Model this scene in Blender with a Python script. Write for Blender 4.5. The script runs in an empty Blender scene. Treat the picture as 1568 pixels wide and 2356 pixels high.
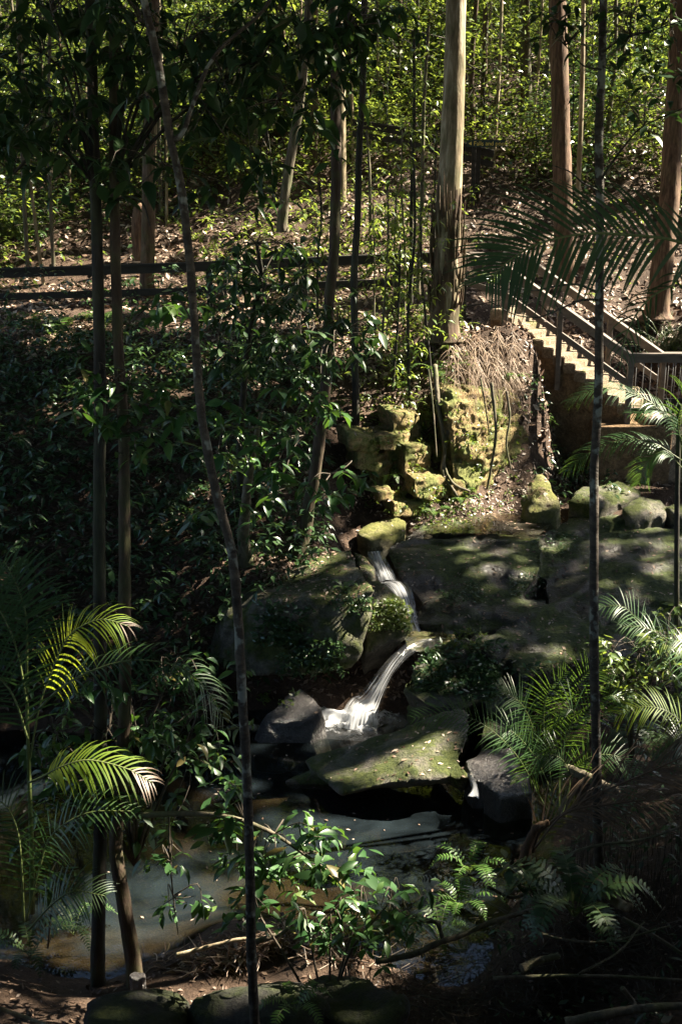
import bpy, bmesh, math, random
import numpy as np
from mathutils import Vector

random.seed(7)
R = np.random.default_rng(11)
S = bpy.context.scene
COL = S.collection
rad = math.radians

# ------------------------------------------------------------------ camera, world, sun, exposure
CZ, PITCH, FPX = 6.5, rad(15.9), 1098.0
cd = bpy.data.cameras.new("camera")
cam = bpy.data.objects.new("camera", cd)
COL.objects.link(cam)
cam.location = (0, 0, CZ)
cam.rotation_euler = (rad(90) - PITCH, 0, 0)
cd.sensor_fit = 'VERTICAL'
cd.sensor_height = 36.0
cd.lens = FPX / 1024 * 36.0
cd.clip_start, cd.clip_end = 0.05, 600
S.camera = cam

SUN = np.array([0.70, 0.22, 0.68])
SUN /= np.linalg.norm(SUN)
ELEV = math.asin(SUN[2])
AZ = math.atan2(SUN[0], SUN[1])          # clockwise from +Y
w = bpy.data.worlds.new("World")
S.world = w
w.use_nodes = True
nt = w.node_tree
sky = nt.nodes.new("ShaderNodeTexSky")
sky.sky_type = 'NISHITA'
sky.sun_disc = False
sky.sun_elevation = ELEV
sky.sun_rotation = AZ
bg = nt.nodes["Background"]
bg.inputs[1].default_value = 0.05
nt.links.new(sky.outputs[0], bg.inputs[0])
ld = bpy.data.lights.new("sun", 'SUN')
ld.energy = 5.0
ld.angle = rad(0.5)
ld.color = (1.0, 0.90, 0.72)
sun = bpy.data.objects.new("sun", ld)
COL.objects.link(sun)
sun.rotation_euler = Vector(SUN).to_track_quat('Z', 'Y').to_euler()
S.view_settings.view_transform = 'Standard'
S.view_settings.look = 'None'
S.view_settings.gamma = 1
S.view_settings.exposure = 2.9
S.cycles.max_bounces = 7
S.cycles.diffuse_bounces = 3
S.cycles.glossy_bounces = 2
S.cycles.transmission_bounces = 4
S.cycles.transparent_max_bounces = 10
S.cycles.sample_clamp_indirect = 4.0
S.cycles.caustics_reflective = False
S.cycles.caustics_refractive = False

# ------------------------------------------------------------------ helpers: projection and noise
KX, KY = 681 / 1568, 1024 / 2355


def ray(sx, sy):
    a, b = (sx * KX - 340.5) / FPX, (512 - sy * KY) / FPX
    d = np.array([a, math.cos(PITCH) + b * math.sin(PITCH), -math.sin(PITCH) + b * math.cos(PITCH)])
    return d / d[1]


def P(sx, sy, Y):
    return np.array([0, 0, CZ]) + ray(sx, sy) * Y


def PZ(sx, sy, z):
    d = ray(sx, sy)
    return np.array([0, 0, CZ]) + d * ((z - CZ) / d[2])


def nrm(v):
    return v / np.maximum(np.linalg.norm(v, axis=-1, keepdims=True), 1e-9)


def vnoise(p, seed=0):
    p = np.asarray(p, float)
    i = np.floor(p).astype(np.int64)
    f = p - i
    u = f * f * (3 - 2 * f)
    out = 0
    for dx in (0, 1):
        for dy in (0, 1):
            for dz in (0, 1):
                h = ((i[..., 0] + dx) * 374761393 + (i[..., 1] + dy) * 668265263 + (i[..., 2] + dz) * 1274126177 + seed * 974634777) & 0xFFFFFFFF
                h = ((h ^ (h >> 13)) * 1274126177) & 0xFFFFFFFF
                h = (h ^ (h >> 16)) & 0xFFFF
                wgt = (u[..., 0] if dx else 1 - u[..., 0]) * (u[..., 1] if dy else 1 - u[..., 1]) * (u[..., 2] if dz else 1 - u[..., 2])
                out = out + wgt * (h / 32767.5 - 1)
    return out


def fbm(p, oct=4, seed=0):
    s, a, f = 0, 1.0, 1.0
    for k in range(oct):
        s = s + a * vnoise(np.asarray(p) * f, seed + k)
        a *= 0.5
        f *= 2.03
    return s


# ------------------------------------------------------------------ helpers: objects
def tag(o, label=None, cat=None, group=None, kind=None):
    if label: o["label"] = label
    if cat: o["category"] = cat
    if group: o["group"] = group
    if kind: o["kind"] = kind
    return o


def thing(name, label, cat, loc=(0, 0, 0), group=None):
    o = bpy.data.objects.new(name, None)
    o.empty_display_size = 0.1
    COL.objects.link(o)
    o.location = [float(c) for c in loc]
    return tag(o, label, cat, group)


class MB:
    def __init__(s):
        s.v, s.q, s.t, s.mq, s.mt, s.n = [], [], [], [], [], 0

    def add(s, V, Q=None, T=None, m=0):
        V = np.asarray(V, float).reshape(-1, 3)
        if Q is not None and len(Q):
            Q = np.asarray(Q, np.int64).reshape(-1, 4)
            s.q.append(Q + s.n)
            s.mq.append(np.full(len(Q), m))
        if T is not None and len(T):
            T = np.asarray(T, np.int64).reshape(-1, 3)
            s.t.append(T + s.n)
            s.mt.append(np.full(len(T), m))
        s.v.append(V)
        s.n += len(V)
        return s

    def mesh(s, name, mats, off=None, smooth=True):
        V = np.concatenate(s.v) if s.v else np.zeros((0, 3))
        if off is not None:
            V = V - np.asarray(off, float)
        Q = np.concatenate(s.q) if s.q else np.zeros((0, 4), np.int64)
        T = np.concatenate(s.t) if s.t else np.zeros((0, 3), np.int64)
        me = bpy.data.meshes.new(name)
        me.vertices.add(len(V))
        me.vertices.foreach_set("co", V.astype(np.float32).ravel())
        li = np.concatenate([Q.ravel(), T.ravel()])
        me.loops.add(len(li))
        me.loops.foreach_set("vertex_index", li.astype(np.int32))
        nf = len(Q) + len(T)
        me.polygons.add(nf)
        st = np.concatenate([np.arange(len(Q)) * 4, len(Q) * 4 + np.arange(len(T)) * 3])
        me.polygons.foreach_set("loop_start", st.astype(np.int32))
        mats = mats if isinstance(mats, (list, tuple)) else [mats]
        for m in mats:
            me.materials.append(m)
        if len(mats) > 1:
            mi = np.concatenate([np.concatenate(s.mq) if s.mq else np.zeros(0), np.concatenate(s.mt) if s.mt else np.zeros(0)])
            me.polygons.foreach_set("material_index", mi.astype(np.int32))
        me.polygons.foreach_set("use_smooth", np.full(nf, smooth))
        me.update(calc_edges=True)
        me.validate()
        return me

    def build(s, name, mats, parent=None, smooth=True):
        off = None
        if parent is not None:
            off = np.array(parent.location)
            q = parent.parent
            while q is not None:
                off = off + np.array(q.location)
                q = q.parent
        o = bpy.data.objects.new(name, s.mesh(name, mats, off, smooth))
        COL.objects.link(o)
        o.parent = parent
        return o


def spline(pts, n=None):
    """Catmull-Rom through the points."""
    p = np.asarray(pts, float)
    if len(p) == 2:
        n = n or 8
        t = np.linspace(0, 1, n)[:, None]
        return p[0] * (1 - t) + p[1] * t
    e = np.vstack([2 * p[0] - p[1], p, 2 * p[-1] - p[-2]])
    n = n or (len(p) - 1) * 6 + 1
    u = np.linspace(0, len(p) - 1 - 1e-6, n)
    i = u.astype(int)
    t = (u - i)[:, None]
    a, b, c, d = e[i], e[i + 1], e[i + 2], e[i + 3]
    return 0.5 * (2 * b + (c - a) * t + (2 * a - 5 * b + 4 * c - d) * t ** 2 + (3 * b - 3 * c + d - a) * t ** 3)


def tube(mb, pts, r0, r1=None, sides=8, n=None, rough=0.0, m=0, flare=0.0, seed=0, power=1.0):
    c = spline(pts, n)
    k = len(c)
    r1 = r0 if r1 is None else r1
    t = np.linspace(0, 1, k)
    r = r0 + (r1 - r0) * t ** power
    if flare:
        r = r * (1 + flare * np.exp(-t * 14))
    tan = nrm(np.gradient(c, axis=0))
    ref = np.array([1.0, 0.13, 0.07]) if abs(tan[0][0]) < 0.8 else np.array([0, 0.2, 1.0])
    a = nrm(np.cross(tan, ref))
    b = np.cross(tan, a)
    th = np.arange(sides) * 2 * math.pi / sides
    ring = a[:, None, :] * np.cos(th)[None, :, None] + b[:, None, :] * np.sin(th)[None, :, None]
    rr = np.repeat(r[:, None], sides, 1)
    V = c[:, None, :] + ring * rr[..., None]
    if rough:
        nz = fbm(V * np.array([9, 9, 2.2]) / max(4 * r0, 0.25), 3, seed)
        V = c[:, None, :] + ring * (rr * (1 + rough * nz))[..., None]
    V = V.reshape(-1, 3)
    i, j = np.meshgrid(np.arange(k - 1), np.arange(sides), indexing='ij')
    j2 = (j + 1) % sides
    Q = np.stack([i * sides + j, i * sides + j2, (i + 1) * sides + j2, (i + 1) * sides + j], -1).reshape(-1, 4)
    V = np.vstack([V, c[-1:] + tan[-1] * r[-1] * 0.5, c[:1]])
    e = k * sides
    jj = np.arange(sides)
    T = np.vstack([np.stack([(k - 1) * sides + jj, (k - 1) * sides + (jj + 1) % sides, np.full(sides, e)], -1),
                   np.stack([(jj + 1) % sides, jj, np.full(sides, e + 1)], -1)])
    mb.add(V, Q, T, m)
    return c


# leaf templates: x along, y across, z up
LEAF_BIG = (np.array([[0, 0, 0], [.16, 0, .01], [.42, 0, .0], [.72, 0, -.06], [1, 0, -.17],
                      [.16, .09, .035], [.42, .19, .06], [.72, .135, -.01],
                      [.16, -.09, .035], [.42, -.19, .06], [.72, -.135, -.01]]),
            np.array([[1, 2, 6, 5], [2, 3, 7, 6], [2, 1, 8, 9], [3, 2, 9, 10]]),
            np.array([[0, 1, 5], [3, 4, 7], [1, 0, 8], [4, 3, 10]]))
LEAF_MID = (np.array([[0, 0, 0], [.5, 0, -.02], [1, 0, -.14], [.45, .19, .05], [.45, -.19, .05]]), None,
            np.array([[0, 1, 3], [1, 2, 3], [1, 0, 4], [2, 1, 4]]))
LEAF_SMALL = (np.array([[0, 0, 0], [.5, .2, .05], [1, 0, -.08], [.5, -.2, .05]]), np.array([[0, 3, 2, 1]]), None)
LITTER = (np.array([[0, 0, 0], [.45, .22, .06], [1, 0, .03], [.5, -.22, .08]]), np.array([[0, 3, 2, 1]]), None)


def put(mb, tmpl, pos, dirs, ups, size, m=0):
    pos = np.asarray(pos, float)
    N = len(pos)
    if N == 0:
        return
    x = nrm(np.asarray(dirs, float))
    z = np.asarray(ups, float)
    z = nrm(z - (z * x).sum(-1, keepdims=True) * x + 1e-6)
    y = np.cross(z, x)
    T, Q, Tr = tmpl
    s = np.asarray(size, float).reshape(-1, 1, 1) * np.ones((N, 1, 1))
    y = y * R.uniform(.72, 1.25, (N, 1)); z = z * R.uniform(-.2, 2.2, (N, 1))
    V = pos[:, None, :] + s * (T[None, :, 0:1] * x[:, None] + T[None, :, 1:2] * y[:, None] + T[None, :, 2:3] * z[:, None])
    k = len(T)
    o = (np.arange(N) * k)[:, None, None]
    mb.add(V.reshape(-1, 3), (Q[None] + o).reshape(-1, 4) if Q is not None else None,
           (Tr[None] + o).reshape(-1, 3) if Tr is not None else None, m)


def rand_dirs(n, zlo=-.6, zhi=.3):
    a = R.uniform(0, 2 * math.pi, n)
    z = R.uniform(zlo, zhi, n)
    c = np.sqrt(1 - z * z)
    return np.stack([np.cos(a) * c, np.sin(a) * c, z], -1)


def rosette(mb, p, size, n=6, droop=.35, tmpl=LEAF_BIG, m=0, axis=None):
    """a whorl of leaves at a twig's end"""
    a = R.uniform(0, 6.28) + np.arange(n) * 2.4
    d = np.stack([np.cos(a), np.sin(a), -droop + R.uniform(-.45, .35, n)], -1)
    if axis is not None:
        d = d + np.asarray(axis) * .5
    pos = np.asarray(p) + R.normal(0, .03, (n, 3)) + nrm(d) * .02
    ups = np.array([0, 0, 1.0]) + R.normal(0, .28, (n, 3))
    put(mb, tmpl, pos, d, ups, size * R.uniform(.45, 1.22, n), m)


# ------------------------------------------------------------------ helpers: materials
def new_mat(name):
    m = bpy.data.materials.new(name)
    m.use_nodes = True
    t = m.node_tree
    t.nodes.clear()
    out = t.nodes.new("ShaderNodeOutputMaterial")
    return m, t, out


def N(t, typ, **kw):
    n = t.nodes.new(typ)
    for k, v in kw.items():
        if k.startswith("i_"):
            key = k[2:]
            n.inputs[int(key) if key.isdigit() else key.replace("_", " ")].default_value = v
        else:
            setattr(n, k, v)
    return n


def L(t, a, b):
    t.links.new(a, b)


def ramp(t, fac, stops):
    r = t.nodes.new("ShaderNodeValToRGB")
    e = r.color_ramp.elements
    while len(e) < len(stops):
        e.new(0.5)
    for k, (p, c) in enumerate(stops):
        e[k].position = p
        e[k].color = (*c, 1) if len(c) == 3 else c
    L(t, fac, r.inputs[0])
    return r


def noise_node(t, vec, scale, detail=4, rough=.55, dist=0.0):
    n = N(t, "ShaderNodeTexNoise")
    n.inputs["Scale"].default_value = scale
    n.inputs["Detail"].default_value = detail
    n.inputs["Roughness"].default_value = rough
    n.inputs["Distortion"].default_value = dist
    if vec is not None:
        L(t, vec, n.inputs["Vector"])
    return n


def mapping(t, scale=(1, 1, 1)):
    g = N(t, "ShaderNodeTexCoord")
    m = N(t, "ShaderNodeMapping")
    m.inputs["Scale"].default_value = scale
    L(t, g.outputs["Object"], m.inputs["Vector"])
    return m.outputs[0]


def principled(t, out, rough=.6, spec=.4):
    b = N(t, "ShaderNodeBsdfPrincipled")
    b.inputs["Roughness"].default_value = rough
    b.inputs["Specular IOR Level"].default_value = spec
    L(t, b.outputs[0], out.inputs[0])
    return b


def bump(t, height, strength, dist, b):
    n = N(t, "ShaderNodeBump")
    n.inputs["Strength"].default_value = strength
    n.inputs["Distance"].default_value = dist
    L(t, height, n.inputs["Height"])
    L(t, n.outputs[0], b.inputs["Normal"])


def leaf_mat(name, stops, rough=.32, trans=.35, tcol=(.16, .30, .03), spec=.5):
    m, t, out = new_mat(name)
    g = N(t, "ShaderNodeNewGeometry")
    c = ramp(t, g.outputs["Random Per Island"], stops)
    b = N(t, "ShaderNodeBsdfPrincipled")
    L(t, c.outputs[0], b.inputs["Base Color"])
    b.inputs["Roughness"].default_value = rough
    b.inputs["Specular IOR Level"].default_value = spec
    tr = N(t, "ShaderNodeBsdfTranslucent")
    mixc = N(t, "ShaderNodeMixRGB", blend_type='MIX')
    mixc.inputs[0].default_value = .35
    mixc.inputs[1].default_value = (*tcol, 1)
    L(t, c.outputs[0], mixc.inputs[2])
    L(t, mixc.outputs[0], tr.inputs[0])
    mx = N(t, "ShaderNodeMixShader")
    mx.inputs[0].default_value = trans
    L(t, b.outputs[0], mx.inputs[1])
    L(t, tr.outputs[0], mx.inputs[2])
    L(t, mx.outputs[0], out.inputs[0])
    return m


def bark_mat(name, c1, c2, c3, moss=0.0, zs=.18, scale=14, rough=.85, spots=0.0):
    m, t, out = new_mat(name)
    v = mapping(t, (1, 1, zs))
    n1 = noise_node(t, v, scale, 5, .65, .4)
    r = ramp(t, n1.outputs[0], [(.30, c1), (.5, c2), (.70, c3)])
    col = r.outputs[0]
    v2 = mapping(t, (1, 1, 1))
    if spots:
        n3 = noise_node(t, v2, 7, 3, .6)
        f = ramp(t, n3.outputs[0], [(.56, (0, 0, 0)), (.62, (spots,) * 3)])
        mx = N(t, "ShaderNodeMixRGB")
        L(t, f.outputs[0], mx.inputs[0])
        L(t, col, mx.inputs[1])
        mx.inputs[2].default_value = (.20, .21, .18, 1)
        col = mx.outputs[0]
    if moss:
        n2 = noise_node(t, v2, 3.5, 4, .6)
        f = ramp(t, n2.outputs[0], [(.45, (0, 0, 0)), (.62, (moss,) * 3)])
        mx = N(t, "ShaderNodeMixRGB")
        L(t, f.outputs[0], mx.inputs[0])
        L(t, col, mx.inputs[1])
        mx.inputs[2].default_value = (.06, .08, .025, 1)
        col = mx.outputs[0]
    b = principled(t, out, rough, .25)
    L(t, col, b.inputs["Base Color"])
    bump(t, n1.outputs[0], .9, .02, b)
    return m


def rock_mat(name, c1, c2, moss_c1, moss_c2, moss_lo, moss_hi, rough=.55, spec=.5, mscale=2.2, up_bias=.9, strata=False):
    """rock with moss growing where a patchy noise plus the upward facing of the stone exceeds a level"""
    m, t, out = new_mat(name)
    v = mapping(t)
    n1 = noise_node(t, v, 5, 7, .65)
    r = ramp(t, n1.outputs[0], [(.32, c1), (.68, c2)])
    n7 = noise_node(t, v, 24, 9, .78)
    r7 = ramp(t, n7.outputs[0], [(.30, (.38, .38, .38)), (.5, (1, 1, 1)), (.66, (1.7, 1.65, 1.55))])
    m7 = N(t, "ShaderNodeMixRGB", blend_type='MULTIPLY'); m7.inputs[0].default_value = 1
    L(t, r.outputs[0], m7.inputs[1]); L(t, r7.outputs[0], m7.inputs[2])
    col = m7.outputs[0]
    if strata:
        v3 = mapping(t, (.5, .5, 9))
        n5 = noise_node(t, v3, 1.6, 4, .6, .3)
        r5 = ramp(t, n5.outputs[0], [(.35, (.55, .5, .42)), (.65, (1.1, 1.05, 1.0))])
        mm = N(t, "ShaderNodeMixRGB", blend_type='MULTIPLY')
        mm.inputs[0].default_value = 1
        L(t, col, mm.inputs[1])
        L(t, r5.outputs[0], mm.inputs[2])
        col = mm.outputs[0]
    g = N(t, "ShaderNodeNewGeometry")
    sp = N(t, "ShaderNodeSeparateXYZ")
    L(t, g.outputs["Normal"], sp.inputs[0])
    n2 = noise_node(t, v, mscale, 6, .62, .3)
    ad = N(t, "ShaderNodeMath", operation='MULTIPLY_ADD')
    L(t, sp.outputs[2], ad.inputs[0])
    ad.inputs[1].default_value = up_bias * .25
    L(t, n2.outputs[0], ad.inputs[2])
    f = ramp(t, ad.outputs[0], [(moss_lo, (0, 0, 0)), (moss_hi, (1, 1, 1))])
    n4 = noise_node(t, v, 16, 5, .75)
    mc = ramp(t, n4.outputs[0], [(.35, moss_c1), (.65, moss_c2)])
    mx = N(t, "ShaderNodeMixRGB")
    L(t, f.outputs[0], mx.inputs[0])
    L(t, col, mx.inputs[1])
    L(t, mc.outputs[0], mx.inputs[2])
    b = principled(t, out, rough, spec)
    L(t, mx.outputs[0], b.inputs["Base Color"])
    rr = N(t, "ShaderNodeMapRange")
    L(t, f.outputs[0], rr.inputs[0])
    rr.inputs[3].default_value = rough
    rr.inputs[4].default_value = .95
    L(t, rr.outputs[0], b.inputs["Roughness"])
    n6 = noise_node(t, v, 38, 6, .7)
    hs = N(t, "ShaderNodeMath", operation='MULTIPLY_ADD')
    L(t, n1.outputs[0], hs.inputs[0])
    hs.inputs[1].default_value = 2.0
    L(t, n6.outputs[0], hs.inputs[2])
    hm = N(t, "ShaderNodeMath", operation='MULTIPLY_ADD')
    L(t, f.outputs[0], hm.inputs[0]); hm.inputs[1].default_value = .9; L(t, hs.outputs[0], hm.inputs[2])
    hk = N(t, "ShaderNodeMath", operation='MULTIPLY_ADD')
    L(t, n7.outputs[0], hk.inputs[0]); hk.inputs[1].default_value = 1.6; L(t, hm.outputs[0], hk.inputs[2])
    bump(t, hk.outputs[0], 1.0, .03, b)
    return m


def plain_mat(name, stops, scale=8, rough=.7, zs=(1, 1, 1), spec=.3, bumpd=.01, island=False):
    m, t, out = new_mat(name)
    v = mapping(t, zs)
    n = noise_node(t, v, scale, 6, .65)
    fac = n.outputs[0]
    if island:
        g = N(t, "ShaderNodeNewGeometry")
        fac = g.outputs["Random Per Island"]
    r = ramp(t, fac, stops)
    b = principled(t, out, rough, spec)
    L(t, r.outputs[0], b.inputs["Base Color"])
    if bumpd:
        bump(t, n.outputs[0], .7, bumpd, b)
    return m


M = {}
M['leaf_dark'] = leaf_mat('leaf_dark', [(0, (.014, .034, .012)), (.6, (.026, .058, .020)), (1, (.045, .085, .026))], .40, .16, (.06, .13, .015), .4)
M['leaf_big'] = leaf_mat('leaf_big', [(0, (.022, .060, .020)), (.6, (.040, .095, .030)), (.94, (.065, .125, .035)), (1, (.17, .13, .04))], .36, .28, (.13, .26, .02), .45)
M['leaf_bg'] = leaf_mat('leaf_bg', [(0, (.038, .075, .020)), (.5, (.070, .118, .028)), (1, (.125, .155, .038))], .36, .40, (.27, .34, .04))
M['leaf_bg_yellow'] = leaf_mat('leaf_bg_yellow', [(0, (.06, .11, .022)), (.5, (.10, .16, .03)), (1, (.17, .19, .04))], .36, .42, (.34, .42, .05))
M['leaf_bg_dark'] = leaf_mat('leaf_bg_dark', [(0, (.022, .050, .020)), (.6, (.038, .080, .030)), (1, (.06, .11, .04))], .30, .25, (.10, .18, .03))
M['canopy'] = leaf_mat('canopy', [(0, (.025, .055, .018)), (1, (.05, .09, .025))], .5, .05, (.10, .2, .02))
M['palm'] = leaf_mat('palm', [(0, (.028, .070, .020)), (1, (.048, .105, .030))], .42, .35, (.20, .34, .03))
M['palm_lit'] = leaf_mat('palm_lit', [(0, (.09, .16, .02)), (1, (.16, .22, .025))], .5, .58, (.50, .58, .03), .3)  # brighter palm copy, sunlight on the fronds put into the colour
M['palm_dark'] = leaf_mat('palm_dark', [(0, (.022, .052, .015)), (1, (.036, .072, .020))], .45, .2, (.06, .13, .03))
M['dead_palm'] = leaf_mat('dead_palm', [(0, (.060, .036, .020)), (1, (.13, .085, .05))], .55, .15, (.2, .11, .05))
M['fern'] = leaf_mat('fern', [(0, (.04, .10, .02)), (1, (.075, .15, .03))], .4, .35, (.24, .36, .04))
M['frond_rib'] = plain_mat('frond_rib', [(.3, (.07, .10, .03)), (.7, (.12, .14, .05))], 6, .45, bumpd=0)
M['dead_rib'] = plain_mat('dead_rib', [(.3, (.07, .04, .025)), (.7, (.13, .085, .055))], 9, .6, bumpd=0)
M['twig'] = plain_mat('twig', [(.3, (.035, .028, .020)), (.7, (.085, .068, .050))], 20, .8)
M['stem_dark'] = bark_mat('stem_dark', (.010, .009, .008), (.026, .022, .018), (.05, .043, .035), .25)
M['sapling'] = bark_mat('sapling', (.018, .014, .011), (.042, .033, .025), (.085, .070, .053), .0, 2.0, 9, .8, .75)
M['bark_brown'] = bark_mat('bark_brown', (.035, .022, .014), (.085, .055, .036), (.15, .105, .07), .35)
M['bark_dim'] = bark_mat('bark_dim', (.018, .012, .008), (.045, .030, .020), (.085, .060, .042), .35)
M['bark_red'] = bark_mat('bark_red', (.035, .020, .012), (.105, .060, .037), (.21, .135, .088), .15, .10, 20)
M['bark_pale'] = bark_mat('bark_pale', (.065, .050, .028), (.22, .17, .105), (.44, .38, .28), .35, .14, 9)
M['bark_mid'] = bark_mat('bark_mid', (.045, .036, .026), (.10, .083, .058), (.17, .145, .105), .5)
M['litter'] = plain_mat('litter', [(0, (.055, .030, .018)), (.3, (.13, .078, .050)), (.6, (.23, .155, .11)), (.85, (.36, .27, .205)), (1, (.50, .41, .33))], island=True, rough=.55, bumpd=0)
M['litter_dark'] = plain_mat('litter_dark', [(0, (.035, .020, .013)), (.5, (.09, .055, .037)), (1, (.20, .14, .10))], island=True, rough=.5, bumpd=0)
M['rock_shelf'] = rock_mat('rock_shelf', (.013, .010, .008), (.052, .041, .031), (.022, .035, .007), (.075, .098, .018), .50, .66, .34, .5, 1.5, .5)
M['rock_wet'] = rock_mat('rock_wet', (.018, .016, .016), (.060, .054, .053), (.03, .04, .012), (.06, .08, .02), .78, .9, .28, .6, 2.0, .3)
M['rock_moss'] = rock_mat('rock_moss', (.055, .050, .040), (.17, .15, .12), (.028, .042, .009), (.088, .102, .024), .44, .62, .6, .35, 2.6, .35)
M['rock_yellow'] = rock_mat('rock_yellow', (.10, .09, .055), (.24, .21, .12), (.075, .082, .022), (.185, .18, .058), .40, .60, .75, .25, 2.4, .4)
M['sandstone'] = rock_mat('sandstone', (.20, .15, .075), (.38, .30, .165), (.075, .092, .026), (.195, .20, .070), .44, .60, .85, .2, 2.6, .25, True)
M['rock_black'] = rock_mat('rock_black', (.012, .012, .011), (.035, .033, .030), (.022, .032, .010), (.055, .065, .018), .55, .72, .7, .25, 2.2, .6)
M['concrete'] = rock_mat('concrete', (.20, .15, .10), (.31, .25, .19), (.085, .11, .018), (.19, .21, .04), .60, .76, .9, .2, 3.2, .2)
M['wall'] = rock_mat('wall', (.12, .078, .045), (.30, .20, .115), (.05, .06, .02), (.10, .10, .04), .66, .85, .9, .15, 1.2, .2)
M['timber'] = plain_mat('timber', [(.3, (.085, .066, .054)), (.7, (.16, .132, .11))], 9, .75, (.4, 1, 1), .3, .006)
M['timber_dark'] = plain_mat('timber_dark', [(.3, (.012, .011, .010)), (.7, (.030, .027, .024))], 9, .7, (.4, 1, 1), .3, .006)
M['steel'] = plain_mat('steel', [(.3, (.10, .095, .09)), (.7, (.17, .165, .16))], 9, .4, spec=.5, bumpd=0)
M['sign'] = plain_mat('sign', [(.3, (.012, .03, .03)), (.7, (.02, .042, .040))], 9, .5, bumpd=0)
M['sign_text'] = plain_mat('sign_text', [(.3, (.55, .45, .10)), (.7, (.65, .52, .14))], 9, .5, bumpd=0)

# soil
m, t, out = new_mat('soil')
v = mapping(t)
n1 = noise_node(t, v, 2.2, 8, .7)
n2 = noise_node(t, v, 26, 6, .75)
ad = N(t, "ShaderNodeMath", operation='MULTIPLY_ADD')
L(t, n2.outputs[0], ad.inputs[0])
ad.inputs[1].default_value = .6
L(t, n1.outputs[0], ad.inputs[2])
r = ramp(t, ad.outputs[0], [(.55, (.020, .013, .009)), (.8, (.060, .038, .026)), (1.0, (.12, .080, .055))])
b = principled(t, out, .85, .2)
L(t, r.outputs[0], b.inputs["Base Color"])
bump(t, n2.outputs[0], 1.0, .05, b)
M['soil'] = m


def water_mat(name, milk, milk_col, tint, bscale, bstr):
    m, t, out = new_mat(name)
    v = mapping(t, (1, 1, 1))
    n = noise_node(t, v, bscale, 3, .5, .4)
    bp = N(t, "ShaderNodeBump")
    bp.inputs["Strength"].default_value = bstr
    bp.inputs["Distance"].default_value = .02
    L(t, n.outputs[0], bp.inputs["Height"])
    gl = N(t, "ShaderNodeBsdfGlossy")
    gl.inputs["Roughness"].default_value = .03
    L(t, bp.outputs[0], gl.inputs["Normal"])
    tr = N(t, "ShaderNodeBsdfTransparent")
    tr.inputs[0].default_value = (*tint, 1)
    df = N(t, "ShaderNodeBsdfDiffuse")
    df.inputs[0].default_value = (*milk_col, 1)
    n3 = noise_node(t, v, 1.3, 4, .55, 1.2)
    mk = N(t, "ShaderNodeMapRange")
    L(t, n3.outputs[0], mk.inputs[0])
    mk.inputs[1].default_value = .3
    mk.inputs[2].default_value = .7
    mk.inputs[3].default_value = milk * .35
    mk.inputs[4].default_value = milk * 1.8
    m1 = N(t, "ShaderNodeMixShader")
    L(t, mk.outputs[0], m1.inputs[0])
    L(t, tr.outputs[0], m1.inputs[1])
    L(t, df.outputs[0], m1.inputs[2])
    fr = N(t, "ShaderNodeFresnel")
    fr.inputs[0].default_value = 1.33
    L(t, bp.outputs[0], fr.inputs["Normal"])
    m2 = N(t, "ShaderNodeMixShader")
    L(t, fr.outputs[0], m2.inputs[0])
    L(t, m1.outputs[0], m2.inputs[1])
    L(t, gl.outputs[0], m2.inputs[2])
    L(t, m2.outputs[0], out.inputs[0])
    return m


M['pool'] = water_mat('pool', .042, (.14, .20, .24), (.52, .53, .44), 2.6, .20)
M['shallow'] = water_mat('shallow', .12, (.2, .18, .14), (.75, .70, .55), 6, .3)


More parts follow.
